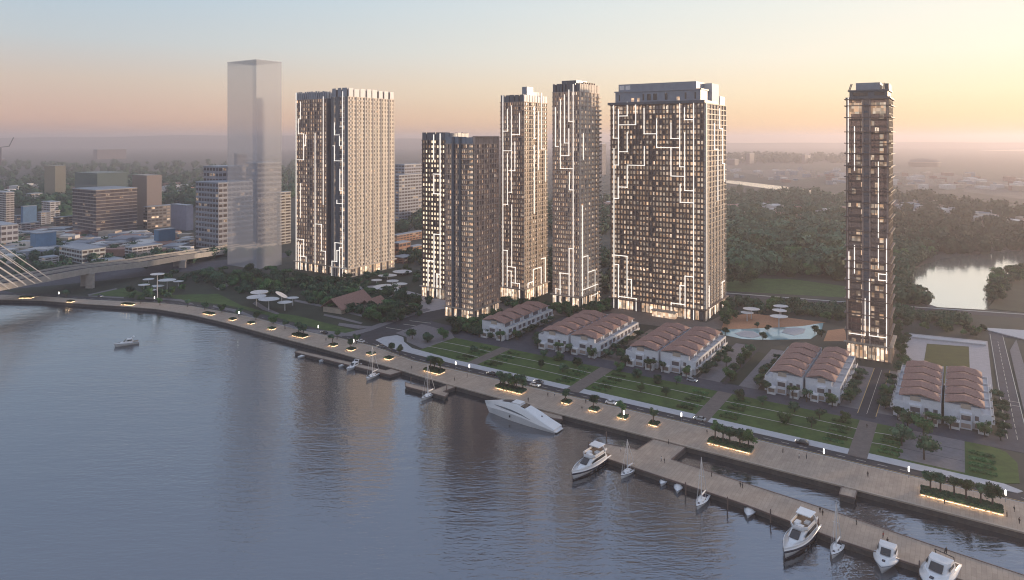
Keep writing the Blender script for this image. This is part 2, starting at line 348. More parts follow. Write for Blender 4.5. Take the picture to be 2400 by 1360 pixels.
yb.prism(snp((-30.8, 300), (-30.66, 300), (-30.66, 361), (-30.8, 361)), LAND, LAND + .056)
tag(yb.build('centre_line', M['line']), kind='structure')
# broad road on the right
sheet('broad_road', snp((13.6, 296), (20.5, 296), (19.5, 464), (13.2, 464)), LAND + .06, M['asphalt2'])
yb = MB()
for s, e in ((14.0, 13.5), (20.2, 19.2)): yb.prism(snp((s, 303), (s + .2, 303), (e + .2, 460), (e, 460)), LAND, LAND + .067)
for n in (342, 347): yb.prism(snp((14, n), (20.2, n), (20.2, n + .25), (14, n + .25)), LAND, LAND + .068)
for k in range(24): yb.prism(snp((17 - k * .02, 304 + k * 6), (17.15 - k * .02, 304 + k * 6), (17.15 - k * .02, 308 + k * 6), (17 - k * .02, 308 + k * 6)), LAND, LAND + .066)
tag(yb.build('road_paint_lines', M['line']), kind='structure')
sheet('broad_footway', snp((21, 302), (26, 302), (25, 455), (21, 430)), LAND + .16, M['paving'])
sheet('cross_road', snp((13, 464), (13, 459), (60, 452), (60, 476), (20, 472)), LAND + .055, M['asphalt2'])
# court behind the right hand villas
sheet('villa_court', snp((-24.5, 354), (11.6, 354), (12, 443), (-24.5, 437)), LAND + .08, M['pale_pave'])
sheet('court_lawn', snp((-14.8, 356), (3.6, 356), (3.6, 426), (-14.8, 420)), LAND + .12, M['lawn2'])
sheet('court_terrace', snp((-22, 427), (11, 432), (11, 437), (-22, 432)), LAND + .9, M['white_pave'])
sheet('rear_road', snp((-160, 466), (-62, 487), (-30, 494), (60, 520), (60, 530), (-30, 505), (-62, 497), (-160, 475)), LAND + .03, M['asphalt'])
sheet('rear_footway', snp((-160, 475.3), (-62, 497.3), (-30, 505.3), (60, 530.3), (60, 532), (-30, 507), (-62, 499), (-160, 477)), LAND + .08, M['kerb'])
sheet('pale_terrace', px((2288, 769), (2400, 776), (2470, 781), (2470, 818), (2400, 797)), LAND + .5, M['white_pave'])
sheet('forest_lawn', px((1700, 682), (1985, 698), (1985, 672), (1860, 655), (1700, 650)), LAND + .03, M['lawn'])
# park, diagonal road, beach and pool
PK = offset(IN, 9.5)
sheet('park_ground', [PK[i] for i in range(3, 15)] + px((905, 806), (990, 745), (1075, 728), (1180, 720), (1430, 705), (1200, 670), (930, 625), (690, 640), (420, 640), (140, 668), (0, 680)), LAND + .015, M['park'])
sheet('diagonal_road', px((826, 789), (895, 806), (955, 772), (1045, 742), (1110, 735), (1075, 712), (1010, 727), (920, 752)), LAND + .045, M['asphalt'])
sheet('diagonal_footway', px((700, 771), (745, 782), (790, 788), (826, 788), (868, 776), (960, 742), (1010, 727), (1000, 723), (930, 744), (855, 771), (810, 781), (750, 774)), LAND + .13, M['paving'])
mb = MB()
for q in (((905, 768), (955, 776)), ((960, 752), (1010, 758)), ((945, 760), (1000, 768))):
    a, b = px(*q); t = (b - a).normalized(); u = Vector((-t.y, t.x, 0)) * .2; mb.prism([a - u, b - u, b + u, a + u], LAND, LAND + .055)
tag(mb.build('crossing_lines', M['line']), kind='structure')
for q in ([(208, 692), (273, 678), (300, 674), (345, 690), (290, 696)], [(387, 692), (512, 689), (565, 716), (617, 730), (700, 741), (845, 778), (830, 785), (760, 774), (690, 756), (640, 742), (533, 716), (419, 703)], [(720, 700), (770, 693), (775, 705), (735, 716)]):
    sheet('park_lawn', px(*q), LAND + .07, M['lawn'])
for q in ([(208, 693), (205, 691), (272, 676), (276, 678)], [(208, 693), (290, 697), (290, 699.5), (207, 695)], [(340, 701), (420, 706), (455, 715), (452, 712), (425, 702), (340, 697)], [(500, 716), (560, 727), (600, 744), (590, 745), (548, 731), (498, 720)], [(600, 706), (625, 722), (655, 735), (650, 738), (615, 726), (592, 712)],
          [(640, 752), (690, 765), (700, 772), (690, 772), (640, 757)], [(795, 757), (850, 764), (885, 766), (840, 771), (792, 763)], [(760, 736), (800, 744), (850, 757), (846, 760), (795, 748), (758, 740)],
          [(690, 702), (760, 716), (860, 740), (855, 744), (760, 721), (690, 707)], [(500, 672), (545, 660), (560, 662), (512, 680)]):
    sheet('park_path', px(*q), LAND + .10, M['paving'])
sheet('tower_plaza', px((825, 672), (905, 668), (985, 690), (1045, 700), (1050, 722), (985, 735), (960, 726), (935, 700), (830, 680)), LAND + .05, M['pale_pave'])
sheet('tower_plaza', px((1170, 712), (1300, 716), (1440, 712), (1655, 757), (1700, 735), (1705, 770), (1640, 775), (1430, 752), (1300, 738), (1170, 728)), LAND + .05, M['path'])
sheet('beach', px((1690, 772), (1702, 742), (1760, 735), (1822, 742), (1935, 756), (1880, 765), (1780, 770)), LAND + .06, M['sand'])
sheet('pool_water', px((1690, 773), (1780, 770), (1880, 765), (1930, 757), (1925, 777), (1900, 795), (1790, 797), (1740, 795), (1695, 785)), LAND + .09, M['poolwater'])
for q in ([(1722, 782), (1745, 776), (1766, 778), (1784, 788), (1762, 793), (1735, 789)], [(1832, 780), (1842, 770), (1868, 769), (1888, 772), (1884, 781), (1862, 787)]):
    sheet('pool_terrace', px(*q), LAND + .22, M['white_pave'])
sheet('tower_forecourt', px((1940, 775), (1980, 770), (1985, 800), (1930, 800)), LAND + .06, M['sand'])
# lake on the right, with a stone edge, and the distant rivers
LK = px((2118, 652), (2128, 640), (2160, 622), (2210, 606), (2290, 596), (2400, 586), (2560, 582), (2560, 680), (2440, 735), (2320, 727), (2195, 720), (2150, 706), (2128, 682))
sheet('lake_water', LK, LAND + .03, M['lakewater'])
sheet('lake_edge', px((2107, 650), (2118, 652), (2128, 682), (2150, 706), (2195, 720), (2185, 722), (2135, 704), (2112, 676)), LAND + .3, M['paving'])
sheet('lake_island', px((2325, 660), (2340, 646), (2420, 636), (2600, 630), (2600, 745), (2400, 733), (2315, 724), (2335, 700)), LAND + .25, M['park'])
sheet('far_river', px((1500, 372), (1745, 374), (1800, 368), (1870, 375), (1990, 371), (2080, 367), (1990, 364), (1850, 364), (1700, 366), (1500, 366)), LAND + .4, M['lakewater'])
sheet('far_canal', px((1600, 420), (1720, 424), (1850, 439), (1960, 456), (1890, 457), (1790, 441), (1700, 429), (1600, 424)), LAND + .3, M['lakewater'])
sheet('far_river', px((2290, 353), (2420, 350), (2700, 347), (2700, 351), (2420, 355)), LAND + .4, M['lakewater'])
sheet('far_road', px((1990, 455), (2100, 478), (2300, 520), (2420, 546), (2420, 552), (2300, 526), (2100, 484), (1980, 460)), LAND + .3, M['asphalt2'])
sheet('city_street', px((0, 660), (140, 648), (420, 618), (545, 608), (660, 592), (690, 600), (560, 622), (300, 652), (100, 676), (0, 690)), LAND + .01, M['asphalt2'])

for q in ([(1880, 470), (1990, 462), (1990, 500), (1900, 492)], [(1700, 500), (1790, 490), (1900, 505), (1850, 518), (1740, 520)], [(2100, 486), (2250, 505), (2330, 540), (2200, 522)], [(2240, 420), (2420, 430), (2420, 470), (2260, 450)], [(1720, 400), (1860, 396), (1960, 410), (1840, 425)], [(2100, 410), (2220, 405), (2300, 425), (2160, 440)], [(2320, 480), (2420, 500), (2420, 520), (2330, 505)], [(1770, 575), (1850, 562), (1880, 590), (1800, 605)], [(2260, 562), (2350, 566), (2345, 584), (2265, 580)]):
    sheet('open_field', px(*q), LAND + .12, M['field'])
# docks
def dock(name, pts, label, z=1.75):
    b = MB(); P = [(p.x, p.y) for p in pts]; b.prism(P, z - .35, z)
    o = b.build(name, M['deck']); tag(o, label, 'dock')
    s = MB(); cx = sum(p[0] for p in P) / len(P); cy = sum(p[1] for p in P) / len(P)
    s.prism([(p[0] - .25 * (1 if p[0] > cx else -1), p[1]) for p in P], -1.5, z - .36); s.build('sub_structure', M['quay'], o)
    f = MB(); n = len(P)
    for i in range(n):
        a = Vector((*P[i], z - .12)); c = Vector((*P[(i + 1) % n], z - .12)); f.bar(a, c, .3, .5)
    f.build('fender_beam', M['fr_dark'], o)
    return o
dock('t_shaped_dock', snp((-105, 220.6), (-105, 211), (-53, 206.6), (-27, 202.2), (70, 196), (70, 204.5), (-7, 213.4), (-29.3, 216.6), (-81.5, 222), (-80.6, 233.55), (-92.4, 233.55), (-94, 222.4)), 'broad timber T shaped dock reaching from the promenade to the motor yachts')
dock('landing_stage', snp((-30.8, 233.5), (-30.8, 228), (-26.6, 228.2), (-26.6, 233.5)), 'short square landing stage jutting from the promenade into the right hand basin', 1.9)
dock('boat_jetty', snp((-283, 232.2), (-283, 229.4), (-219, 231.4), (-217.6, 237.6), (-224.5, 237.8), (-225, 234.8)), 'long narrow jetty along the quay with small white boats moored at its left half', 1.4)
dock('sailboat_jetty', snp((-206.4, 227.6), (-203, 224), (-181, 224.2), (-182.2, 227.9), (-185.4, 228.4), (-184, 235.4), (-188.6, 235.6), (-189.6, 227.7)), 'L shaped jetty with a sailboat moored at its right end', 1.6)
dock('mooring_platform', snp((-140, 234.1), (-139, 231.4), (-132, 230), (-128.5, 231), (-130.5, 234.1)), 'small timber mooring platform beside the stern of the sleek superyacht', 1.5)
for (x, y), l in zip(((1380, 1062), (1421, 1037), (1607, 1160), (1705, 1195), (1806, 1225), (1918, 1247), (2155, 1350), (963, 904), (1047, 925)),
        ('beside the hull of the left motor yacht', 'at the far left corner of the timber dock', 'left of the middle sailboat on the timber dock', 'right of the middle sailboat on the timber dock', 'between the lone dinghy and the right motor yacht', 'off the stern of the right motor yacht', 'beside the cropped boat at the bottom edge', 'at the left tip of the L shaped jetty', 'at the right tip of the L shaped jetty')):
    b = MB(); b.lathe([(.2, -2), (.2, 3.6), (.12, 3.9)], n=8)
    tag(b.build('mooring_post', M['fr_dark'], loc=G(x, y, 0)), 'dark mooring post ' + l, 'post', 'mooring posts along the docks')
# hills on the skyline and haze over everything
def ridge(pts, y, h0, dy):
    b = MB(); n = len(pts); rows = []
    for j in range(4):
        rows.append([(x, y + dy * (j - 1.5), LAND - 2 + (h * (.0, 1, .75, 0)[j])) for x, h in pts])
    vs = [p for r in rows for p in r]; fs = [(j * n + i, j * n + i + 1, (j + 1) * n + i + 1, (j + 1) * n + i) for j in range(3) for i in range(n - 1)]
    b.add(vs, fs); b.sm = True; o = b.build('hills', M['ground']); return tag(o, kind='structure')
ridge([(x, (105 + 45 * math.exp(-((x + 4200) / 2300) ** 2) + 8 * math.sin(x / 700) + 5 * math.sin(x / 260)) * (1 if x < -800 else max(.55, 1 - (x + 800) / 5200))) for x in range(-12800, 12801, 160)], 9400, 100, 900)
# ---------------------------------------------------------------- towers
def solve_len(C, d, pxx):                                            # length along d from C until image column pxx
    k = (pxx - 1200) / F; return (k * C.y - C.x) / (d.x - k * d.y)
def z_at(C, py): return H - (py - HZ) * C.y / F
class Tower:
    # local frame: x along the water front (S), y inland (N); the near right corner of the photograph is (a, 0)
    def __init__(t, name, label, cpx, lpx, rpx, top, depth=None, cat='tower', group=None):
        C = G(*cpx); t.C = C; t.a = solve_len(C, -SV, lpx); t.b = depth or solve_len(C, NV, rpx); t.h = z_at(C, top) - LAND
        o = C - Vector((SV.x, SV.y, 0)) * t.a; t.o = Vector((o.x, o.y, LAND))
        t.root = empty(name, t.o, ANG); tag(t.root, label, cat, group); t.lights = []
    def face(t, f, u, d=0.0):
        a, b = t.a, t.b
        return {'F': (u, -d), 'R': (a + d, u), 'B': (a - u, b + d), 'L': (-d, b - u)}[f]
    def len(t, f): return t.a if f in 'FB' else t.b
    def fbox(t, mb, f, u0, u1, z0, z1, d0, d1, m=0):
        p = t.face(f, u0, d0); q = t.face(f, u1, d1)
        mb.box(min(p[0], q[0]), max(p[0], q[0]), min(p[1], q[1]), max(p[1], q[1]), z0, z1, m)
    def ring(t, mb, z0, z1, d, m=0): mb.box(-d, t.a + d, -d, t.b + d, z0, z1, m)
    def on_face(t, f, x, y):                                         # photo point -> (u, z) on the plane of a face
        r = Vector(((x - 1200) / F, 1, (HZ - y) / F)); e = Vector((0, 0, H))
        n = -NV if f == 'F' else SV; p0 = t.C
        k = (n.x * (p0.x - e.x) + n.y * (p0.y - e.y)) / (n.x * r.x + n.y * r.y); P = e + r * k; D = P - t.o
        return ((D.x * SV.x + D.y * SV.y) if f == 'F' else (D.x * NV.x + D.y * NV.y), max(.05, P.z - LAND))
    def led(t, f, *pts, w=.36):
        t.lights.append((f, pts, w))
    def build_leds(t, out=.75):
        for f, pts, w in t.lights:
            P = [t.on_face(f, *p) for p in pts]; Q = [list(P[0])]
            for (u, z) in P[1:]:                                     # keep runs strictly upright or level
                pu, pz = Q[-1]
                if abs(u - pu) > abs(z - pz): Q.append([u, pz])
                else: Q.append([pu, z])
            b = MB(); k = w / 2
            for (u0, z0), (u1, z1) in zip(Q, Q[1:]):
                t.fbox(b, f, min(u0, u1) - k, max(u0, u1) + k, max(0, min(z0, z1) - k), max(z0, z1) + k, out - .3, out + .12)
            b.build('light_strip', M['ledw'], t.root)
    def facade(t, fl, styles, z0=0.0, z1=None, slab=.5, slab_out=.5, slab_mat='fr_dark', base=0, seed=1):
        """styles: face -> dict(bays, ww, wh, wall, fin, lit) ; panes sit in front of a solid core"""
        r = random.Random(seed); z1 = t.h if z1 is None else z1; fh = (z1 - z0) / fl
        core = MB(); core.box(.4, t.a - .4, .4, t.b - .4, z0, z1); core.build('core', M['fr_dark'], t.root)
        sl = MB()
        for i in range(1, fl + 1): t.ring(sl, z0 + i * fh - slab, z0 + i * fh, slab_out)
        sl.build('floor_slabs', M[slab_mat], t.root)
        panes = []
        for f, s in styles.items():
            L = t.len(f); n = s['bays']; bw = L / n; ww = bw * s.get('ww', .8); fin = MB(); wl_ = MB()
            colp = [r.random() for _ in range(n)]
            for k in range(n + 1):
                u = k * bw; fo = s.get('fin', .35)
                if fo > 0 and k % s.get('finstep', 1) == 0: t.fbox(fin, f, max(0, u - s.get('finw', .22)), min(L, u + s.get('finw', .22)), z0, z1 + s.get('finup', 0), -.5, fo)
            if fin.f: fin.build('mullions', M[s.get('finmat', slab_mat)], t.root)
            if s.get('wall'):
                for k in range(n):
                    g = (bw - ww) / 2
                    t.fbox(wl_, f, k * bw, k * bw + g, z0, z1, -.5, .0); t.fbox(wl_, f, (k + 1) * bw - g, (k + 1) * bw, z0, z1, -.5, .0)
                for i in range(fl):
                    zz = z0 + i * fh; t.fbox(wl_, f, .01, L - .01, zz, zz + fh * (1 - s.get('wh', .7)) - slab, -.5, -.003)
                    t.fbox(wl_, f, .012, L - .012, zz + fh - slab - .02, zz + fh + .003, -.5, -.004)
                wl_.build('wall', M[s['wall']], t.root)
            if f in 'BL' and not s.get('panes', 0): continue
            for i in range(fl):
                hgt = (i + .5) / fl
                for k in range(n):
                    x = r.random(); c = colp[k]; p = s.get('lit', .5) * (1.35 - .75 * hgt) * (.45 + 1.1 * c)
                    if s.get('dark') and k in s['dark']: p = 0
                    if x < p * .22: m = 5 if s.get('bright', 1) * r.random() > .45 else 4
                    elif x < p * .55: m = 4
                    elif x < p * 1.1: m = 3
                    else: m = r.choices((0, 1, 2), (s.get('kd', 5), s.get('kb', 3), s.get('kc', 2)))[0]
                    zz = z0 + i * fh; g = (bw - ww) / 2
                    if s.get('glow') and m in (4, 5): m = 7
                    if s.get('bronze') and m < 3: m = 6
                    panes.append((f, k * bw + g, (k + 1) * bw - g, zz + fh * (1 - s.get('wh', .82)) - (0 if s.get('wall') else .0), zz + fh - slab, m))
        front = [p for p in panes if p[0] == 'F' and 2 < p[5] < 6][:70] + [p for p in panes if p[0] == 'R' and 2 < p[5] < 6][:30]
        ids = {id(p) for p in front}; rest = MB()
        for p in front:
            b = MB(); t.fbox(b, *p[:5], -.42, -.33); b.build('window', PANES[p[5]], t.root)
        for p in panes:
            if id(p) not in ids: t.fbox(rest, *p[:5], -.42, -.33, p[5])
        tag(rest.build('windows', PANES + [M['pane_bronze'], M['pane_glow']], t.root), kind='stuff'); t.fh = fh
    def lobby(t, h=6.0, cm='fr_dark', faces='FR', step=2.3):
        b = MB(); g = MB(); rl = random.Random(int(t.a * 100))
        for f in faces:
            L = t.len(f); n = max(2, round(L / step))
            for k in range(n):
                t.fbox(g, f, k * L / n + .3, (k + 1) * L / n - .3, .4, h - .7, .1, .62, rl.choice((0, 0, 1, 1, 2)))
                t.fbox(b, f, k * L / n - .18, k * L / n + .18, 0, h, -.2, .8)
        g.build('lobby_glazing', [M['lobby'], M['pane_mid'], M['pane_blue']], t.root); b.build('lobby_columns', M[cm], t.root)
        c = MB()
        for f in faces: t.fbox(c, f, -1.2, t.len(f) + 1.2, h, h + .5, -.4, 2.0 if f == 'F' else 1.9)
        c.build('canopy', M[cm], t.root)
    def parapet(t, hgt, mF, mR, bw=3.0, gap=.28, faces='FRBL', base=None, name='parapet'):
        z = t.h if base is None else base; inner = MB(); inner.box(.8, t.a - .8, .8, t.b - .8, z, z + hgt * .82); inner.build('roof_screen', M['fr_dark'], t.root)
        r = random.Random(int(t.a * 31))
        for grp, m in (('F', mF), ('R', mR), ('BL', mF)):
            b = MB()
            for f in grp:
                if f not in faces: continue
                L = t.len(f); n = max(2, round(L / bw))
                for k in range(n):
                    u0 = k * L / n + gap * bw / 2 * r.choice((.2, 1, 1.4)); u1 = (k + 1) * L / n - gap * bw / 2
                    t.fbox(b, f, u0, u1, z - .01, z + hgt * r.choice((1, 1, .97, .9)), -.45, .3)
            b.build(name, M[m], t.root)
    def block(t, name, x0, x1, y0, y1, z0, z1, m):
        b = MB(); b.box(x0, x1, y0, y1, z0, z1); return b.build(name, M[m], t.root)

# -- the twin pair on the left
t = Tower('residential_tower', 'dark brown tower with white light lines, left one of the joined pair', (766, 642), 694, 690, 231, depth=26)
t.facade(43, {'F': dict(bays=13, ww=.72, lit=1.05, fin=.45, bright=1.2), 'R': dict(bays=8, lit=.1, kb=6), 'L': dict(bays=8), 'B': dict(bays=8)}, slab_out=.45, slab_mat='fr_brown', seed=3)
b = MB(); t.fbox(b, 'R', .2, t.b - .2, 7, t.h, -.2, .52); b.build('cladding_and_gap_shade', M['slate'], t.root)  # dark sheet put on the right wall for the shade between the towers
t.parapet(6.2, 'fr_grey', 'fr_pale', 2.6); t.lobby(6.5, 'fr_tan')
for p in (((695.5, 218), (695.5, 641)), ((705.8, 239), (706.5, 279), (700.6, 279), (700.6, 314), (713, 314), (713, 375), (698, 375)), ((740, 312), (740, 645)), ((759, 227), (759, 480)), ((740, 524.7), (755, 524), (755, 588), (764, 589), (764, 630)),
          ((697, 560), (713, 561), (712.4, 601)), ((706.5, 600.5), (719, 601), (719, 645)), ((705.8, 574), (705.8, 635)), ((700.6, 567), (700.6, 635)), ((718, 316), (718, 342), (713.5, 343)), ((705.6, 430), (706, 510))): t.led('F', *p)
t.build_leds()
t = Tower('residential_tower', 'tall cream walled tower with dark slot windows, right one of the joined pair', (815, 652), 777, 924, 226)
t.facade(44, {'F': dict(bays=6, ww=.8, lit=.35, fin=.3), 'R': dict(bays=17, ww=.4, wh=.56, wall='fr_cream', fin=.55, finstep=3, finw=.3, finmat='fr_cream', lit=.2, kd=8, kb=1), 'L': dict(bays=12), 'B': dict(bays=6)}, slab_out=.2, slab_mat='fr_cream', seed=5, slab=.45)
b = MB()
for i in range(44):
    for k in (1, 4, 7, 10, 12, 15):
        u = (k + .1) * t.b / 17; q = MB() if i < 16 else b; t.fbox(q, 'R', u, u + t.b / 17 * 1.05, i * t.fh - .2, i * t.fh + .9, 0, .85)
        if i < 16: q.build('balcony', M['fr_cream'], t.root)
tag(b.build('balconies', M['fr_cream'], t.root), kind='stuff')
b = MB()
for q0, q1 in ((0, .14), (.26, .52), (.86, 1.0)): t.fbox(b, 'F', t.a * q0 + .01, t.a * q1 - .01, 8, t.h, -.2, .42)
b.build('cladding_and_gap_shade', M['slate'], t.root)
t.parapet(6.8, 'fr_grey', 'white2', 6.4, .3); t.lobby(7, 'fr_cream', 'FR', 2.5)
for p in (((804.5, 215), (804.5, 653)), ((785.3, 288), (786.5, 316.5), (797, 316.5)), ((798, 297.6), (804, 297.6)), ((781.8, 342), (785.3, 342), (785.3, 377), (804, 377)), ((797, 319), (798, 342), (804, 343)), ((798, 396.5), (798.7, 447), (804, 447)), ((791, 469), (792, 477), (804, 477.6)),
          ((804, 570.6), (786.5, 570), (786, 610.6)), ((804, 580.7), (797, 581), (797, 653)), ((779.4, 647), (779.4, 611.8), (791, 611), (791.9, 587), (797, 587))): t.led('F', *p)
t.build_leds()
# -- the shorter pair in the middle
t = Tower('residential_tower', 'shorter dark tower with bright square windows standing behind the brown grid tower', (1043, 703), 990, 1040, 328, depth=26)
t.facade(33, {'F': dict(bays=8, ww=.62, wh=.7, lit=1.5, fin=.4, finw=.4, bright=2, glow=1), 'R': dict(bays=7, lit=.6), 'L': dict(bays=7), 'B': dict(bays=8)}, slab_out=.45, seed=8)
t.parapet(5, 'slate', 'fr_grey', 4, .1); t.lobby(7, 'fr_tan')
for p in (((1017.8, 316.5), (1017.8, 375)), ((1033, 314), (1033, 699)), ((1017, 408), (1033, 408)), ((1018.2, 411.8), (1018.2, 454), (1033, 454)), ((1033, 550), (1018.7, 550), (1018.7, 680)), ((1017, 612), (1004.8, 612), (1004.8, 680)), ((1032.4, 643), (1025.5, 643), (1025.3, 694))): t.led('F', *p, w=.5)
t.build_leds()
t = Tower('residential_tower', 'shorter tower with brown grid frame and two dark piers on its glass face', (1109, 752), 1045, 1168, 337)
t.facade(34, {'F': dict(bays=14, ww=.8, lit=1.0, fin=.2, dark=(4, 7)), 'R': dict(bays=10, ww=.66, wh=.78, wall='fr_rose', lit=.8, fin=.7, finw=.28, finmat='fr_rose', kc=5), 'L': dict(bays=8), 'B': dict(bays=8)}, slab_out=.5, slab_mat='fr_rose', seed=11)
b = MB()
for u in (.30, .55): t.fbox(b, 'F', u * t.a - .75, u * t.a + .75, 0, t.h + 4, -.5, 1.2)
b.build('dark_pier', M['slate'], t.root)
for i in range(34):
    b = MB(); t.fbox(b, 'F', t.a * .88, t.a - .3, i * t.fh + .9, i * t.fh + t.fh - .9, -.3, .1); b.build('corner_window', M['pane_bright' if (i * 7) % 5 else 'pane_mid'], t.root)
    b = MB(); t.fbox(b, 'F', t.a * .86, t.a + .5, i * t.fh - .5, i * t.fh + .9, .1, .85); b.build('balcony', M['fr_tan'], t.root)
b = MB()
t.fbox(b, 'R', 0, .9, 0, t.h + 4.6, -.4, .9); t.fbox(b, 'R', t.b - .9, t.b, 0, t.h + 4.6, -.4, .9); t.fbox(b, 'R', .9, t.b - .9, t.h + 3.8, t.h + 4.6, -.4, .9)
b.build('portal_frame', M['fr_rose'], t.root)
t.parapet(4.2, 'fr_grey', 'fr_brown', 5, .08); t.lobby(6, 'fr_tan')
# -- the two slender towers
t = Tower('residential_tower', 'slender tower with white light lines and a blue grey plant room on its roof', (1228, 708), 1174, 1282, 238)
t.facade(45, {'F': dict(bays=13, ww=.72, lit=1.0, fin=.45), 'R': dict(bays=11, ww=.6, wh=.72, wall='fr_tan', lit=.75, fin=.5, finstep=3, finmat='fr_cream'), 'L': dict(bays=8), 'B': dict(bays=8)}, slab_out=.6, slab_mat='fr_brown', seed=15)
t.parapet(4.6, 'slate', 'white2', 3.4, .25); t.lobby(8, 'fr_tan')
t.block('plant_room', t.a * .78, t.a * .99, 4, 12, t.h, t.h + 10, 'fr_grey'); t.block('plant_room', t.a * .9, t.a * 1.0 - .9, 12.1, t.b * .7, t.h, t.h + 7, 'white2')
for p in (((1180, 224.6), (1180, 700)), ((1190.5, 256), (1190, 307.6), (1181.5, 308)), ((1199.7, 247.7), (1200, 353.7), (1181.5, 353.7)), ((1219, 266), (1218.7, 315.6), (1201, 317)), ((1208, 332.6), (1209, 400.5), (1193.7, 401)), ((1190.5, 360.5), (1190.8, 479.4), (1181.5, 479.4)), ((1199.7, 356), (1201, 451), (1193.7, 451.5)),
          ((1181, 586.4), (1190, 587), (1190.4, 698.5)), ((1190.4, 624.4), (1209, 625.4), (1209, 663)), ((1190.8, 634.4), (1199.4, 635), (1199.4, 696)), ((1200.4, 662.4), (1218.9, 663.6), (1218.9, 705)), ((1200.6, 480), (1200.6, 624))): t.led('F', *p)
for p in (((1250, 250), (1250, 325), (1254, 325)), ((1260.4, 262), (1261.6, 398)), ((1267.7, 218.5), (1269, 349.6), (1275, 351)), ((1277, 352), (1277.4, 425)), ((1250, 340), (1250, 500)), ((1266.4, 689), (1266.4, 626), (1248, 632), (1248, 694)), ((1235.5, 686), (1235.5, 664), (1248, 660)), ((1266.4, 607), (1276, 603), (1275.4, 665))): t.led('R', *p)
t.build_leds()
t = Tower('residential_tower', 'slender tower with dark fins on its crown, directly left of the big slab', (1358, 728), 1296, 1404, 214)
t.facade(47, {'F': dict(bays=14, ww=.74, lit=1.1, fin=.4), 'R': dict(bays=11, ww=.6, wh=.74, wall='fr_cream', lit=1.7, fin=.7, finstep=2, finmat='fr_cream', bright=1.5), 'L': dict(bays=8), 'B': dict(bays=8)}, slab_out=.5, slab_mat='fr_rose', seed=19)  # extra lit windows added on the right face, which gets no sun
for i in range(47):
    b = MB(); t.fbox(b, 'R', t.b - 3.4, t.b + .3, i * t.fh - .3, i * t.fh + .8, -.2, 1.7); b.build('balcony', M['fr_cream'], t.root)
t.parapet(5.2, 'slate', 'fr_cream', 2.4, .3); t.lobby(8, 'fr_tan')
b = MB()
for k in range(7): t.fbox(b, 'R', t.b * (.3 + .09 * k), t.b * (.3 + .09 * k) + .8, t.h, t.h + 6.4, -1.9, -.7)
b.build('crown_fins', M['fr_dark'], t.root)
t.block('plant_room', t.a * .28, t.a * .84, 2, t.b * .6, t.h + .2, t.h + 7.2, 'slate')
for p in (((1303, 252.5), (1303.4, 343.5), (1310, 344)), ((1314.5, 233), (1315, 395), (1344, 395.7)), ((1324, 222), (1324.7, 335.5), (1333.7, 336)), ((1334.4, 211), (1335.6, 284.8), (1344, 285)), ((1334.4, 302), (1334.4, 365), (1316, 366)), ((1344.5, 198), (1345, 727)), ((1335.6, 404), (1336, 445), (1344, 446)),
          ((1344.8, 583.3), (1335, 584), (1334.6, 705.7)), ((1334, 642), (1314, 641.5), (1314, 710)), ((1314, 678), (1304, 677), (1304, 708))): t.led('F', *p)
for p in (((1363, 482), (1363, 722)), ((1363.5, 603), (1375.6, 600), (1375, 675)), ((1375.7, 638.7), (1392.3, 632), (1392.3, 695)), ((1365, 679.5), (1402, 662)), ((1365, 313), (1365, 374)), ((1383, 718), (1383, 694), (1400, 688))): t.led('R', *p)
t.build_leds()
# -- the big slab
t = Tower('apartment_slab', 'widest tower block, dark brown grid with lit windows under a grey penthouse', (1650, 753), 1432, 1700, 241)
t.facade(41, {'F': dict(bays=28, ww=.7, wh=.8, lit=1.05, fin=.5, finw=.3, bright=.8), 'R': dict(bays=14, ww=.6, wh=.74, wall='fr_tan', lit=.9, fin=.5, finstep=2, finmat='fr_pale'), 'L': dict(bays=10), 'B': dict(bays=12)}, slab_out=.6, slab_mat='fr_dark', seed=23)
b = MB()
b.box(-1.6, t.a + .9, -1.6, t.b * .55, t.h + .02, t.h + 1.6); b.build('roof_slab', M['slate'], t.root)
g = MB(); r = random.Random(4)
for k in range(26):
    u = 1 + k * (t.a - 2) / 26; g = MB(); t.fbox(g, 'F', u, u + 1.6, t.h - 5.6, t.h - 1.0, -.3, .2); g.build('tall_window', M[r.choice(('pane_bright', 'pane_mid', 'pane_curtain', 'pane_dim'))], t.root)
t.block('penthouse', 2.5, t.a - 2.5, 1.2, t.b * .5, t.h + 1.6, t.h + 8, 'fr_grey')
b = MB(); b.box(2.0, t.a - 1.9, .7, t.b * .52, t.h + 8, t.h + 8.7); b.box(4.2, t.a - 5.5, 2.4, t.b * .5, t.h + 8.7, t.h + 13.2); b.build('upper_storey', M['fr_grey'], t.root)
for k, (u, wd) in enumerate(((5, .7), (21, 1), (24, 2.4), (28, 2.4), (35.5, 1.6), (48, 1), (54, .9))): t.block('window', u, u + wd, 1.12, 1.22, t.h + 2.6, t.h + 6.6, 'glass')
for u in (13.5, 17.5, 43): t.block('window', u, u + 1.8, 1.1, 1.22, t.h + 2.0, t.h + 4.2, 'pane_bright')
for u in (5, 9): t.block('roof_opening', u, u + 3.2, 2.3, 2.42, t.h + 9.6, t.h + 12.4, 'white2')
t.block('stair_core', t.a - 7, t.a - .6, t.b * .4, t.b * .72, t.h, t.h + 12.8, 'fr_pale'); t.block('rear_parapet', t.a - 12, t.a - .2, t.b * .74, t.b - .2, t.h, t.h + 5.6, 'fr_grey')
b = MB(); t.fbox(b, 'R', .6, 3.4, 0, t.h + .3, .1, 1.0); b.build('corner_pilaster', M['fr_pale'], t.root)
t.lobby(6.4, 'fr_dark', 'FR', 2.6)
b = MB(); b.box(t.a * .5, t.a * .74, -6, -2.3, .1, 3.6); b.build('entrance_hall', M['pane_bright'], t.root)
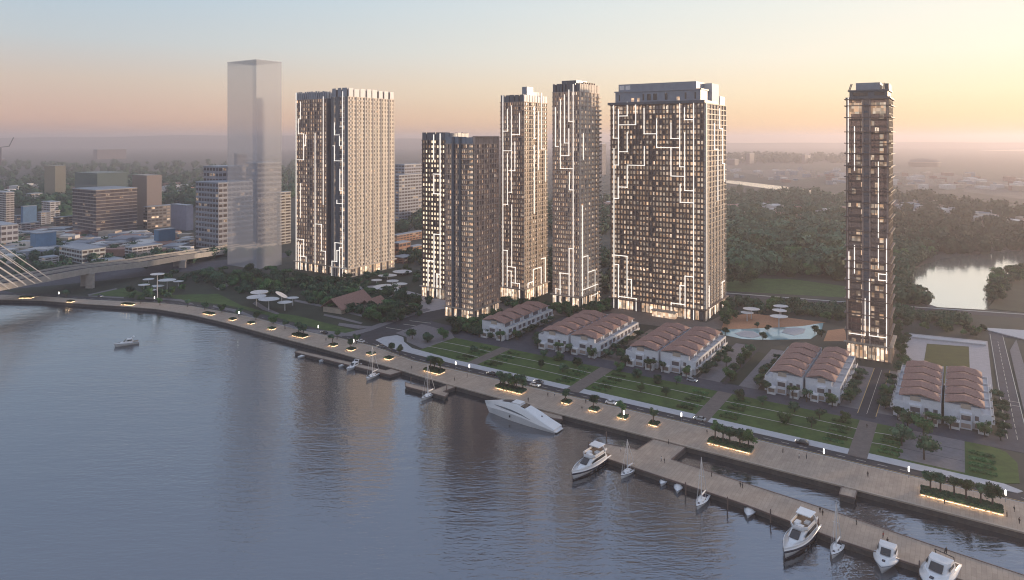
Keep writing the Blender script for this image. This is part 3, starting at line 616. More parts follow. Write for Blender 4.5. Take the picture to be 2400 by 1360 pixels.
b = MB(); b.box(t.a * .49, t.a * .75, -7, -2.2, 3.6, 4.0); b.build('entrance_roof', M['fr_tan'], t.root)
for p in (((1439.5, 244), (1439.5, 324), (1451, 324)), ((1450.4, 256), (1451, 387), (1440.5, 387)), ((1471, 240), (1471, 272), (1452, 273)), ((1491, 243), (1491, 292.5), (1452, 293)), ((1510.5, 254), (1511.5, 314), (1540, 315)), ((1540, 279), (1541, 346), (1594, 346)), ((1594, 238), (1595, 391), (1605, 391)), ((1573.5, 289), (1574.6, 325), (1594, 326.5)), ((1573.5, 348), (1574, 412.6), (1605.7, 412.6)),
          ((1605.7, 311), (1606, 446.6), (1626, 447)), ((1626.5, 240), (1626.5, 750)), ((1605, 252.5), (1605, 281), (1626, 281)), ((1595, 432), (1595, 474), (1627, 474.5)), ((1471, 311), (1471, 356), (1452, 356)), ((1511, 343.5), (1510.5, 388), (1471.5, 389)), ((1471, 389), (1471, 439), (1452, 440)), ((1450, 416), (1450, 465.5), (1440.5, 466)), ((1440, 348), (1440, 721)),
          ((1441, 597.6), (1470.7, 601), (1470.7, 694)), ((1441, 619), (1450.5, 622.5), (1450.5, 722)), ((1471, 654), (1481, 655), (1481, 695)), ((1451.6, 694.5), (1492, 698), (1491.6, 728)), ((1626, 649), (1606.5, 650), (1606, 747)), ((1606, 670), (1594.7, 670.5), (1594.7, 711.6)), ((1605, 714), (1574, 711.6), (1573.5, 741))): t.led('F', *p, w=.42)
for p in (((1684, 255), (1685, 302), (1691, 303)), ((1691, 304), (1692.5, 383.5), (1696, 386), (1696, 426)), ((1659.5, 670), (1659.5, 748)), ((1662, 745), (1662, 723), (1673.8, 716), (1673.8, 740)), ((1690, 727), (1690, 661.7), (1696, 658)), ((1672, 290), (1672, 350), (1680, 348), (1680, 470))): t.led('R', *p)
t.build_leds()
# -- the glass tower on the right
t = Tower('glass_tower', 'lone slender dark glass tower with blue centre strip rising behind the right hand villas', (2083, 851), 1985, 2092, 232)
t.facade(38, {'F': dict(bays=9, ww=.86, lit=.38, fin=.0, kd=1, kb=1, kc=8, bronze=1), 'R': dict(bays=8, lit=.3, fin=.2), 'L': dict(bays=8, panes=1, lit=.4), 'B': dict(bays=8)}, slab_out=.12, slab=.35, slab_mat='fr_dark', seed=31)
b = MB()
for z in [t.h * q for q in (.0, .105, .17, .225, .262, .30, .345, .375, .43, .49, .545, .60, .645, .70, .742, .79, .83, .874, .93, .975, 1)]: t.ring(b, z, z + .42, 1.15)
b.build('ledge_rings', M['fr_dark'], t.root)
b = MB(); t.fbox(b, 'F', t.a * .37, t.a * .54, t.h * .16, t.h, -.3, .35); b.build('centre_strip', M['pane_blue'], t.root)
for i in range(6, 38):
    b = MB(); t.fbox(b, 'F', t.a * .37, t.a * .54, i * t.fh, i * t.fh + 1.1, .3, .6); b.build('balcony', M['slate'], t.root)
b = MB()
for q in (.0, .37, .54, .955): t.fbox(b, 'F', t.a * q, t.a * q + .7, 6, t.h, .1, .7)
b.build('corner_posts', M['fr_brown'], t.root)
for q0, q1 in ((.06, .36), (.56, .93)):
    g = MB(); t.fbox(g, 'F', t.a * q0, t.a * q1, t.h - 7, t.h - 1.6, -.2, .16); g.build('lounge_window', M['pane_mid'], t.root)
b = MB(); b.box(-.6, t.a + .6, -.6, t.b + .6, t.h + .42, t.h + 1.2); b.box(1.0, t.a - .6, .8, t.b - 1, t.h + 1.2, t.h + 4.1); b.box(.3, t.a + .1, .2, t.b - .2, t.h + 4.1, t.h + 4.8); b.build('crown_storey', M['slate'], t.root)
t.block('crown_opening', t.a * .14, t.a * .5, .68, .82, t.h + 1.9, t.h + 3.5, 'glass'); t.block('crown_opening', t.a * .66, t.a * .9, .68, .82, t.h + 1.9, t.h + 3.5, 'glass')
t.block('penthouse', t.a * .2, t.a * .78, 3, t.b - 4, t.h + 4.8, t.h + 8.4, 'fr_grey'); t.block('stair_core', t.a * .88, t.a - .3, 4, t.b - 2, t.h + 4.8, t.h + 7.8, 'slate')
b = MB()
for q in (.03, .06, .87, .9): b.bar((t.a * q, 2, t.h + 4.8), (t.a * (q + (.05 if q < .5 else -.02)), 3, t.h + 8), .35, .35)
b.build('roof_braces', M['fr_dark'], t.root)
t.lobby(7.4, 'fr_tan', 'FR', 1.9)
for p in (((2078, 560), (2078, 828)), ((2003, 297), (2003, 400)), ((1988.5, 230), (1988.5, 380)), ((2059, 380), (2059, 557)), ((1991, 780), (2028, 786), (2028, 700)), ((2038, 786), (2076, 790)), ((2038, 654), (2038.5, 786)), ((2079, 643.5), (2059.5, 643.5), (2059.5, 656), (2079, 656)), ((1990, 590), (1990, 700)), ((2003, 575), (2003, 640)), ((2059, 575), (2059, 628)), ((2058, 786), (2058, 772))): t.led('F', *p, w=.34)
t.build_leds()
# ---------------------------------------------------------------- villas: rows of attached houses, gables across the row
NTH = ('first', 'second', 'third', 'fourth', 'fifth', 'sixth', 'seventh', 'eighth', 'ninth', 'tenth', 'eleventh', 'twelfth', 'thirteenth', 'fourteenth', 'fifteenth', 'sixteenth', 'seventeenth', 'eighteenth', 'nineteenth', 'twentieth')
PITCH = 9.7
def roof_mesh(wd, outer):
    b = MB(); nx, ny = 20, 8; top = []; bot = []; xa, xb_ = (1.9, wd - .2) if outer < 0 else (.2, wd - 1.9)
    for j in range(ny + 1):
        v = j / ny; tri = 1 - abs(2 * v - 1)
        for i in range(nx + 1):
            u = i / nx; arch = max(0, 1 - abs(2 * u - 1)) ** .9
            d = min(u, 1 - u) * (xb_ - xa)
            z = 9.45 + min(tri * 2.1, .4 + d * .8) * (1 if tri > 0 else 0) + arch * (1.9 - 1.2 * tri)
            x = xa + u * (xb_ - xa); y = .25 + v * (PITCH - 1.5); top.append((x, y, z)); bot.append((x, y, z - .34))
    W_ = nx + 1; n = len(top); f = []
    for j in range(ny):
        for i in range(nx):
            a = j * W_ + i; f.append((a, a + 1, a + 1 + W_, a + W_)); f.append((n + a, n + a + W_, n + a + 1 + W_, n + a + 1))
    ed = [i for i in range(W_)] + [j * W_ + nx for j in range(1, ny + 1)] + [ny * W_ + i for i in range(nx - 1, -1, -1)] + [j * W_ for j in range(ny - 1, 0, -1)]
    for a, c in zip(ed, ed[1:] + ed[:1]): f.append((c, a, n + a, n + c))
    b.add(top + bot, f); b.sm = False
    return b.mesh('house_roof', M['tile'])
def gable_wall(b, wd, x0, x1):
    b.box(x0, x1, .32, PITCH - .32, 0, 9.3)
    b.loft([[(x, .6, 9.3), (x, PITCH - .9, 9.3), (x, PITCH * .5 - .3, 10.3), (x, PITCH * .5 - .4, 10.3)] for x in (x0 + .5, x1 - .5)])
def make_house(wd, outer, end):
    """local x along the quay, y inland; outer: side of the street (-1 left, 1 right), end: the house shows its gable to the river"""
    root = empty('row_house'); tr = 3.2
    b = MB(); x0, x1 = (tr, wd) if outer < 0 else (0, wd - tr)
    gable_wall(b, wd, x0, x1)
    xo0, xo1 = (0, tr) if outer < 0 else (wd - tr, wd)
    b.box(xo0 + .01, xo1 - .01, .6, PITCH - .6, 0, 6.2)
    b.box(xo0, xo1, .02, .3, 0, 7.1); b.box(xo0, xo1, PITCH - .3, PITCH - .02, 0, 7.1)      # party walls of the terraces
    if end:
        b.box(wd * .34, wd * .60, -1.5, .3, 0, 6.6); b.box(wd * .08, wd * .30, -.8, .3, 0, 3.4)
    wall = b.build('wall', M['white'], root)
    rs = MB(); rs.box(x0 - (1.2 if outer < 0 else -.02), x1 + (1.2 if outer > 0 else -.02), .05, PITCH - .05, 9.3, 9.42); rs.build('roof_terrace', M['fr_grey'], root)
    rf = link('roof', ROOF(wd, outer), root)
    xs = 0 if outer < 0 else wd; sg = -1 if outer < 0 else 1
    def xb(d0, d1): return sorted((xs + sg * d0, xs + sg * d1))
    for k, z in enumerate((.0, 3.3)):
        for y in (1.2, 5.4):
            bb = MB(); a, c = xb(-.03, .06); bb.box(a, c, y, y + 2.9, z + .5, z + 2.7); bb.build('window', M['pane_curtain'] if (k + int(y)) % 2 else M['pane_blue'], wall)
    bx = tr if outer < 0 else wd - tr
    bb = MB(); bb.box(min(bx, bx + sg * .06), max(bx, bx + sg * .06), 2.2, PITCH - 2.2, 6.5, 8.7); bb.build('terrace_door', M['pane_blue'], root)
    bb = MB(); a, c = xb(-.1, 1.1); bb.box(a, c, .9, PITCH - .9, 3.05, 3.3); a, c = xb(.98, 1.1); bb.box(a, c, .9, PITCH - .9, 3.3, 4.2); bb.build('balcony', M['white2'], root)
    bb = MB(); a, c = xb(-.14, -.02); bb.box(a, c, .4, PITCH - .4, 6.2, 7.2); bb.build('parapet', M['white2'], root)
    if end:
        for (u0, u1, z0, z1, d) in ((.37, .57, 3.8, 5.8, 1.56), (.37, .57, .6, 2.4, 1.56), (.66, .74, 3.6, 5.6, -.26), (.84, .93, 3.6, 5.6, -.26), (.66, .92, .5, 2.4, -.26), (.12, .27, .5, 2.5, .86)):
            bb = MB(); bb.box(wd * u0, wd * u1, -d, -d + .12, z0, z1); bb.build('window', M['pane_blue'] if z0 > 3 else M['pane_curtain'], wall)
        bb = MB(); bb.box(wd * .36, wd * .58, .06, .34, 8.0, 9.9); bb.box(wd * .40, wd * .54, .0, .06, 8.4, 9.6); bb.build('dormer', M['fr_tan'], rf)
        bb = MB(); bb.box(wd * .62, wd - .4, -1.0, .3, 3.05, 3.3); bb.box(wd * .62, wd - .4, -1.0, -.9, 3.3, 4.1); bb.build('balcony', M['white2'], root)
    return root
_roofs = {}
def ROOF(wd, outer):
    k = (round(wd, 1), outer)
    if k not in _roofs: _roofs[k] = roof_mesh(wd, outer)
    return _roofs[k]
BNAME = {'A': 'leftmost villa block', 'B': 'second villa block', 'C': 'middle villa block', 'D': 'fourth villa block', 'E': 'rightmost villa block'}
GATES = []
for key, s0, sm, s1 in BLK:
    rows = [(s0, s1, 1, 'row')] if sm is None else [(s0, sm - .45, -1, 'left row'), (sm + .45, s1, 1, 'right row')]
    for a, c, outer, rn in rows:
        wd = c - a; off = .0 if rn != 'right row' else 1.2
        p_end = make_house(wd, outer, True); p_in = make_house(wd, outer, False)
        for i in range(5):
            o = p_end if i == 0 else (p_in if i == 1 else copy_tree(p_in))
            o.location = W(a, 304.6 + off + i * PITCH, LAND + .05); o.rotation_euler = (0, 0, ANG); o.scale = (1, 1, .88)
            pos = 'gable house nearest the lawn' if i == 0 else ('house farthest from the lawn' if i == 4 else 'house ' + NTH[i] + ' from the lawn')
            tag(o, 'white %s in the %s' % (pos, (rn + ' of the ' + BNAME[key]) if rn != 'row' else BNAME[key]), 'house', 'white row houses with terracotta roofs')
        # front garden gateway boxes before the end house
        for q in ((.12, .72) if wd > 14 else (.2, .72)):
            g = MB(); wq = wd * .22; x = wd * q
            g.box(0, .3, 0, 3, 0, 2.6); g.box(wq - .3, wq, 0, 3, 0, 2.6); g.box(0, wq, 0, 3, 2.6, 2.95); g.box(.3, wq - .3, .2, .35, 0, .9)
            o = g.build('garden_pavilion', M['white2'], loc=W(a + x, 300.9 + off - .2, LAND + .04), rz=ANG)
            d = MB(); d.box(.32, wq - .32, 1.6, 1.7, .1, 2.5); d.build('shutter', M['pane_curtain'], o)
            side = 'left' if q < .5 else 'right'
            tag(o, 'white garden porch, %s one before the %s' % (side, (rn + ' of the ' + BNAME[key]) if rn != 'row' else BNAME[key]), 'porch', 'white garden porches before the villas')

# ---------------------------------------------------------------- other buildings
def building(name, label, cpx, lpx, rpx, top, col, floors=8, wall2=None, band=None, depth=None, glassy=False, cat='building', alpha=1.0, roofbox=False, group=None, stripes=True, pane=None):
    t = Tower(name, label, cpx, lpx, rpx, top, depth=depth, cat=cat, group=group)
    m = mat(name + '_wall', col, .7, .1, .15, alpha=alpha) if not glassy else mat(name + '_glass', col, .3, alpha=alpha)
    b = MB(); b.box(0, t.a, 0, t.b, 0, t.h); b.build('wall', m, t.root)
    if stripes:
        w_ = MB(); s = MB(); fh = t.h / floors; r = random.Random(int(cpx[0] * 7 + cpx[1])); pm = [M['pane_dark'], M['pane_blue'], M['pane_dim']] if pane is None else pane
        n = 0
        for f in 'FR':
            L = t.len(f); nb = max(2, min(9, int(L / 4.5)))
            for i in range(floors):
                for k in range(nb):
                    t.fbox(w_, f, (k + .12) * L / nb, (k + .88) * L / nb, i * fh + fh * .3, i * fh + fh * .82, -.05, .1, r.choices(range(len(pm)), (6, 4, 1)[:len(pm)])[0])
        tag(w_.build('windows', pm, t.root), kind='stuff')
        if band:
            for i in range(1, floors + 1): t.ring(s, i * fh - .35, i * fh + .25, .35)
            s.build('floor_bands', M[band], t.root)
    rb = MB(); rb.box(-.2, t.a + .2, -.2, t.b + .2, t.h, t.h + .7); rb.build('roof', M['fr_grey'] if not glassy else m, t.root)
    if roofbox:
        rb = MB(); rb.box(t.a * .2, t.a * .6, t.b * .25, t.b * .7, t.h + .7, t.h + 4); rb.build('plant_room', M['fr_grey'], t.root)
    return t
GH = dict(stripes=False, glassy=True)
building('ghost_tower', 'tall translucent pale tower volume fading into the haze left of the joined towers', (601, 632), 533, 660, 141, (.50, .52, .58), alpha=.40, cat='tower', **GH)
building('office_block', 'blue grey stepped office block standing left of the translucent tower', (512, 586), 459, 593, 430, (.36, .36, .40), 13, band='fr_grey', roofbox=False)
building('office_tower', 'plain grey tower with flat top seen inside the translucent tower', (604, 572), 577, 659, 383, (.30, .27, .27), 16, band='fr_grey')
building('office_tower', 'narrow dark tower top rising behind the stepped office block', (556, 560), 549, 579, 361, (.16, .14, .16), 16)
building('office_tower', 'slim mid grey slab rising directly behind the stepped office block', (512, 572), 477, 576, 392, (.32, .31, .34), 14)
building('office_block', 'dark block with stacked balcony bands on its right face, centre of the left city', (225, 559), 170, 321, 447, (.10, .085, .10), 14, band='fr_tan')
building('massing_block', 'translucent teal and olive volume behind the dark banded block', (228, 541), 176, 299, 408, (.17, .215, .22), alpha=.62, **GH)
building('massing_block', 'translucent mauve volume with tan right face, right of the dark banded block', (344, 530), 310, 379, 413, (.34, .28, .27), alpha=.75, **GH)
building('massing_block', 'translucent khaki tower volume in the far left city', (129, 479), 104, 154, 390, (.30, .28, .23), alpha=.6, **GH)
building('apartment_tower', 'beige apartment tower with dark vertical strips at the left edge of the photo', (14, 527), -12, 33, 452, (.38, .34, .31), 14, band='fr_pale')
building('apartment_block', 'distant white apartment block left of the khaki volume', (72, 487), 62, 100, 455, (.55, .54, .54), 9)
building('apartment_block', 'white apartment block with balcony bands below the khaki volume', (117, 521), 98, 141, 475, (.52, .53, .56), 9, band='fr_pale')
building('blue_block', 'flat topped bright blue block among the far left buildings', (54, 531), 49, 86, 485, (.10, .20, .36), stripes=False)
building('grey_block', 'small grey block behind the bright blue block', (38, 530), 33, 60, 507, (.33, .35, .38), 5)
building('brick_block', 'low brick block with warm lit windows left of the dark banded block', (130, 536), 125, 171, 511, (.30, .20, .14), 5, band='fr_tan')
building('warehouse', 'large pale grey warehouse with vertical ribs at the left edge', (2, 582), -40, 43, 530, (.42, .42, .45), 4)
building('layered_block', 'brown and white layered low block right of the pale warehouse', (50, 551), 45, 93, 525, (.36, .29, .28), 5, band='fr_pale')
building('blue_block', 'long low light blue block beside the cable stays', (85, 597), 71, 132, 549, (.13, .24, .38), stripes=False)
building('grey_block', 'small light grey block behind the long low blue block', (96, 527), 88, 119, 499, (.42, .43, .47), 6)
building('office_block', 'glass fronted low office block with lit windows right of the dark banded block', (345, 537), 336, 408, 486, (.20, .19, .19), 7, pane=[M['pane_dark'], M['pane_curtain'], M['pane_bright']])
building('lavender_block', 'plain lavender grey block right of the lit low office', (437, 541), 400, 453, 483, (.33, .33, .42), stripes=False)
building('blue_block', 'deep blue low block left of the stepped office block', (372, 582), 361, 411, 541, (.08, .18, .30), stripes=False)
building('apartment_tower', 'apartment tower with white balconies squeezed between the translucent tower and the joined towers', (656, 574), 649, 681, 452, (.42, .38, .33), 18, band='fr_pale')
building('school_block', 'low white and teal building with red brick end wall near the viaduct', (192, 618), 139, 247, 588, (.50, .52, .53), 3, band='fr_pale')
rr = random.Random(12)
for i, (cx, cy, l, r_, tp, lab) in enumerate(((262, 592, 245, 302, 572, 'right of the white and teal building'), (310, 604, 293, 380, 582, 'nearest the viaduct'), (200, 580, 187, 240, 566, 'below the dark banded block'), (290, 573, 270, 330, 560, 'below the right corner of the dark banded block'), (360, 597, 345, 398, 585, 'in front of the deep blue block'), (330, 566, 318, 362, 553, 'between the dark banded and deep blue blocks'), (420, 583, 410, 455, 566, 'between the deep blue and the stepped block'),
                                              (105, 622, 92, 138, 606, 'left of the white and teal building'), (30, 600, 5, 62, 585, 'in front of the pale warehouse'), (150, 566, 138, 170, 552, 'in front of the low brick block'), (430, 602, 400, 455, 588, 'beside the viaduct near the stepped block'), (240, 628, 215, 292, 615, 'just behind the viaduct'))):
    c = rr.uniform(.3, .46)
    building('low_house', 'low grey flat roofed building ' + lab, (cx, cy), l, r_, tp, (c, c * .98, c * 1.08), 3, band='fr_pale', group='low flat roofed buildings of the left city')
building('apartment_tower', 'hazy grey apartment tower in the gap between the joined towers and the shorter pair', (935, 522), 918, 993, 412, (.36, .37, .42), 15, band='fr_grey')
building('apartment_tower', 'higher hazy grey tower core in the gap right of the joined towers', (948, 516), 926, 990, 387, (.36, .37, .42), 18)
for cx, cy, l, r_, tp, lab, c in ((935, 603, 918, 962, 572, 'left of the gap between the joined towers and the shorter pair', (.44, .22, .15)), (968, 598, 955, 992, 580, 'next to the shorter pair', (.46, .25, .11)), (930, 570, 918, 995, 553, 'farther back in the gap, with a long roof', (.40, .20, .12)), (945, 618, 920, 975, 606, 'lowest in the gap beside the plaza trees', (.40, .21, .16))):
    building('orange_house', 'low orange walled building ' + lab, (cx, cy), l, r_, tp, c, 3, group='orange buildings behind the plaza')
for cx, cy, l, r_, tp, lab in ((1411, 410, 1400, 1420, 338, 'peeping out right of the slender tower with the fin crown'), (1757, 385, 1749, 1768, 360, 'on the right skyline beside the far river'), (1722, 388, 1700, 1731, 374, 'short and wide, just right of the big slab'), (1886, 384, 1880, 1895, 364, 'small and square left of the glass tower'), (228, 374, 219, 296, 351, 'long and low on the left skyline'), (3, 382, -30, 12, 372, 'at the left edge under the crane')):
    building('far_building', 'far hazy building ' + lab, (cx, cy), l, r_, tp, (.14, .12, .13), stripes=False)
# stadium on the right skyline
b = MB(); c = G(2185, 392); b.lathe([(52, 0), (54, 18), (46, 26), (20, 31), (.5, 32)], n=28)
o = b.build('stadium', mat('stadium_shell', (.16, .13, .12), .7, .1, .05), loc=(c.x, c.y + 50, LAND)); tag(o, 'round hazy domed stadium on the right skyline', 'stadium')
b = MB(); b.lathe([(55, 16), (55, 18.4)], n=28); b.build('rim', M['fr_tan'], o)

# ---------------------------------------------------------------- bridge and its viaduct
def path3(pts, z): return [Vector((p.x, p.y, zz)) for p, zz in zip(pts, z)]
near = [Vector((-352, 352, 16.6)), Vector((-325, 433, 16.3)), Vector((-305, 491, 15.6)), Vector((-282, 530, 13.6)), Vector((-276, 570, 11.2)), Vector((-262, 632, 6.5)), Vector((-236, 700, 2.6))]
def deck_sweep(line, off, wd, th, par):
    rings = []
    for i, p in enumerate(line):
        a = line[max(0, i - 1)]; c = line[min(len(line) - 1, i + 1)]; t_ = (c - a); t_.z = 0; t_.normalize(); n = Vector((-t_.y, t_.x, 0))
        q = p + n * off
        sec = [(0, -th), (0, par), (.35, par), (.35, 0), (wd - .35, 0), (wd - .35, par), (wd, par), (wd, -th * .55), (wd * .75, -th)]
        rings.append([q + n * x + Vector((0, 0, z)) for x, z in sec])
    b = MB(); b.loft(rings); return b
root = empty('cable_stayed_bridge', (0, 0, 0)); tag(root, 'pale concrete bridge with cable stays descending from the left edge as a long viaduct', 'bridge')
deck_sweep(near, 0, 11, 3.0, 1.2).build('near_deck', M['concrete'], root); deck_sweep(near, 14, 11, 3.0, 1.2).build('far_deck', M['concrete'], root)
b = MB()
for off in (0, 14):
    a_ = []; c_ = []
    for i, p in enumerate(near):
        a = near[max(0, i - 1)]; c = near[min(len(near) - 1, i + 1)]; t_ = c - a; t_.z = 0; t_.normalize(); n = Vector((-t_.y, t_.x, 0))
        a_.append(p + n * (off + .5) + Vector((0, 0, .03))); c_.append(p + n * (off + 10.5) + Vector((0, 0, .03)))
    k = len(a_); b.add(a_ + c_, [(i, i + 1, k + i + 1, k + i) for i in range(k - 1)])
b.build('carriageway', M['asphalt'], root)
for x, y, zt in ((207, 677, 12.8), (425, 629, 8.4)):
    p = G(x, y); b = MB()
    b.loft([[(p.x + dx * w_ , p.y + dy * 1.2 + 2, z) for dx, dy in ((-1, -1), (1, -1), (1, 1), (-1, 1))] for z, w_ in ((LAND - .5, 2.6), (zt - 2, 2.6), (zt, 3.2))]); b.build('pier', M['concrete'], root)
    b = MB(); b.loft([[(p.x - 8 + dx * w_, p.y + 9 + dy * 1.2, z) for dx, dy in ((-1, -1), (1, -1), (1, 1), (-1, 1))] for z, w_ in ((LAND - .5, 2.6), (zt - 2, 2.6), (zt, 3.2))]); b.build('pier', M['concrete'], root)
dv = Vector((-.33, -.944, .86))
for k, (x, y) in enumerate(((118, 655), (97, 661), (82, 665), (62, 669), (42, 673), (22, 678))):
    d_ = (H - 16.8) / (y - HZ); p = Vector(((x - 1200) * d_, F * d_, 16.8)); L = 58 + 6 * (5 - k) * .9 + 34
    b = MB(); b.tube(p, p + dv * L, .30, n=6); b.build('stay_cable', M['fr_pale'], root)
    q = p + Vector((-9.5, 3.0, 0)); b = MB(); b.tube(q, q + dv * L, .26, n=6); b.build('stay_cable', M['fr_pale'], root)
pb = Vector((-372, 345, 0)); b = MB(); b.loft([[(pb.x + dx * w_, pb.y + dy * w_, z) for dx, dy in ((-1, -1), (1, -1), (1, 1), (-1, 1))] for z, w_ in ((-3, 4), (60, 3), (112, 2))]); b.build('pylon', M['concrete'], root)

# ---------------------------------------------------------------- petal canopies, pavilion, crane
def canopy(x, y, wpx, group, label, base_dy=None, tilt=0.0, yaw=0.0):
    """x, y: centre of the disc in the photograph; wpx its width; base_dy: rows down to the foot"""
    dy = base_dy or wpx * .55; foot = G(x, y + dy); z = H - (y - HZ) * foot.y / F; rad = wpx * foot.y / F / 2
    o = empty('petal_canopy', foot, yaw); hh = z - LAND; b = MB(); n = 18; top = []; rings = []
    r = random.Random(int(x * 13 + y))
    ph = r.uniform(0, 6); el = r.uniform(.78, 1.0)
    for q, zz in ((.05, -.35), (.6, -.22), (1, 0), (1, .22), (.55, .1), (.02, .0)):
        rings.append([(rad * q * math.cos(2 * math.pi * i / n) * (1 + .07 * math.sin(2 * 2 * math.pi * i / n + ph)), rad * q * el * math.sin(2 * math.pi * i / n), hh + zz + tilt * rad * q * math.cos(2 * math.pi * i / n)) for i in range(n)])
    b.loft(rings); b.build('canopy', M['canopy'], o)
    c = MB(); c.lathe([(.38, 0), (.26, hh - .8), (.9, hh - .3)], n=8); c.build('post', M['canopy'], o)
    tag(o, label, 'canopy', group)
Lc = 'white petal canopies of the left cluster'
for x, y, w_, d_, lab in ((368.7, 643, 31, 58, 'tallest of the left cluster, on a long thin post'), (348, 655, 26, 20, 'upper left disc of the left cluster'), (337.5, 668, 26, 22, 'leftmost disc of the left cluster'), (391.7, 657, 42, 22, 'largest disc of the left cluster'), (418, 660, 24, 14, 'rightmost disc of the left cluster'), (367, 671, 32, 12, 'disc low in the middle of the left cluster'), (353, 680.5, 26, 12, 'lowest disc of the left cluster')):
    canopy(x, y, w_, Lc, 'white petal canopy, ' + lab, d_)
Mc = 'white petal canopies of the middle cluster'
for x, y, w_, d_, lab, tl in ((607.7, 685, 43, 20, 'upper left disc of the middle cluster', 0), (601, 696, 47, 22, 'broad left disc of the middle cluster', .05), (630, 701.5, 47, 26, 'disc at the front of the middle cluster', 0), (686, 698.5, 28, 18, 'rightmost disc of the middle cluster', 0), (667.7, 709, 33, 19, 'lowest right disc of the middle cluster', 0), (660, 691.5, 26, 16, 'tilted disc of the middle cluster', -.55)):
    canopy(x, y, w_, Mc, 'white petal canopy, ' + lab, d_, tl)
Rc = 'white petal canopies by the beach pool'
for x, y, w_, d_, lab in ((1761, 724.5, 37, 24, 'upper left disc by the beach pool'), (1751, 733, 31, 20, 'lower left disc by the beach pool'), (1830, 718, 33, 20, 'topmost right disc by the beach pool'), (1827, 728, 32, 20, 'middle right disc by the beach pool'), (1825.5, 742, 39, 26, 'lowest right disc by the beach pool')):
    canopy(x, y, w_, Rc, 'white petal canopy, ' + lab, d_)
Pc = 'low pale plaza canopies between the towers'
for x, y, w_, d_, lab in ((908, 646, 42, 9, 'wide, second row of the tower plaza'), (883, 657, 26, 8, 'leftmost on the tower plaza'), (920, 659, 30, 8, 'small, in the middle of the tower plaza'), (938, 666, 32, 8, 'right side of the tower plaza'), (905, 673, 66, 8, 'largest, front left of the tower plaza'), (925, 680, 40, 7, 'front edge of the tower plaza'), (943, 637, 44, 7, 'rearmost on the tower plaza')):
    canopy(x, y, w_, Pc, 'low pale petal canopy, ' + lab, d_)
# pavilion: two brown gables among trees
def pavilion(cx, cy, wpx, dep, hgt, lab, rot):
    c = G(cx, cy); wd = wpx * c.y / F; o = empty('pavilion', c, rot); b = MB(); b.box(.6, wd - .6, .6, dep - .6, 0, 3.2); b.build('wall', M['fr_tan'], o)
    b = MB(); b.loft([[(x, -.6, 3), (x, dep / 2, 3 + hgt), (x, dep + .6, 3), (x, dep + .6, 2.7), (x, dep / 2, 2.7 + hgt), (x, -.6, 2.7)] for x in (-.5, wd + .5)]); b.build('roof', M['tile'], o); tag(o, lab, 'pavilion')
pavilion(800, 738, 112, 16, 6.0, 'brown gabled park pavilion half hidden by trees', R(62))
pavilion(872, 732, 56, 11, 4.0, 'smaller brown gabled pavilion right of the large park pavilion', R(62))
root = empty('tower_crane', G(2, 395)); tag(root, 'far dark tower crane at the left edge of the skyline', 'crane')
b = MB(); b.bar((0, 0, 0), (0, 0, 74), 3, 3); b.build('mast', M['dark'], root); b = MB(); b.bar((-40, 0, 72), (30, 0, 80), 2.5, 2.5); b.bar((30, 0, 80), (46, 0, 112), 2.2, 2.2); b.build('jib', M['dark'], root)
# ---------------------------------------------------------------- trees
def crown_mesh(seed, lobes, leaves, ls, sq, m, low=-.5):
    r = random.Random(seed); b = MB(); L = []
    for i in range(lobes):
        a = r.uniform(0, 6.28); d = r.uniform(.15, .66) if i else 0; L.append((math.cos(a) * d, math.sin(a) * d, r.uniform(low, .5) * sq, r.uniform(.30, .50)))
    for i in range(leaves):
        x, y, z, q = r.choice(L); n = Vector((r.gauss(0, 1), r.gauss(0, 1), r.gauss(.25, 1))).normalized(); k = q * r.uniform(.72, 1.12)
        p = Vector((x, y, z)) + Vector((n.x * k, n.y * k, n.z * k * .85)); n2 = (n + Vector((r.gauss(0, .5), r.gauss(0, .5), r.gauss(0, .5)))).normalized()
        u = n2.orthogonal().normalized(); v = n2.cross(u); s = ls * r.uniform(.6, 1.3); t_ = r.uniform(0, 3.1); u, v = u * math.cos(t_) + v * math.sin(t_), v * math.cos(t_) - u * math.sin(t_)
        b.add([p - u * s * .5, p + v * s * .42, p + u * s * .62, p - v * s * .42], [(0, 1, 2, 3)])
    for (x, y, z, q) in L:                                           # dense dark heart of each clump
        q *= .66; b.loft([[(x + q * rr_ * math.cos(k * 1.05), y + q * rr_ * math.sin(k * 1.05), z + q * zz) for k in range(6)] for rr_, zz in ((.3, -.85), (.85, -.35), (.9, .3), (.35, .85))])
    return b.mesh('crown_foliage', M[m])
def trunk_mesh(seed):
    r = random.Random(seed); b = MB(); b.tube((0, 0, -.03), (.02, .01, .55), .052, .034, 7)
    for k in range(4):
        a = k * 1.57 + r.uniform(-.4, .4); b.tube((.02, .01, .5), (.02 + .2 * math.cos(a), .01 + .2 * math.sin(a), .86), .026, .010, 5)
    return b.mesh('trunk_wood', M['bark'])
CROWN = {}
for k in range(3):
    CROWN['round', k] = crown_mesh(10 + k, 11, 950, .17, .8, 'leaf'); CROWN['dark', k] = crown_mesh(20 + k, 10, 900, .17, .75, 'leaf_dark'); CROWN['pale', k] = crown_mesh(30 + k, 9, 620, .17, .6, 'leaf_teal', -.2)
    CROWN['wide', k] = crown_mesh(40 + k, 13, 1000, .15, .45, 'leaf', -.1); CROWN['bush', k] = crown_mesh(50 + k, 12, 900, .15, .55, 'leaf_dark', -.4)
TRUNK = [trunk_mesh(k) for k in range(3)]
tr = random.Random(77)
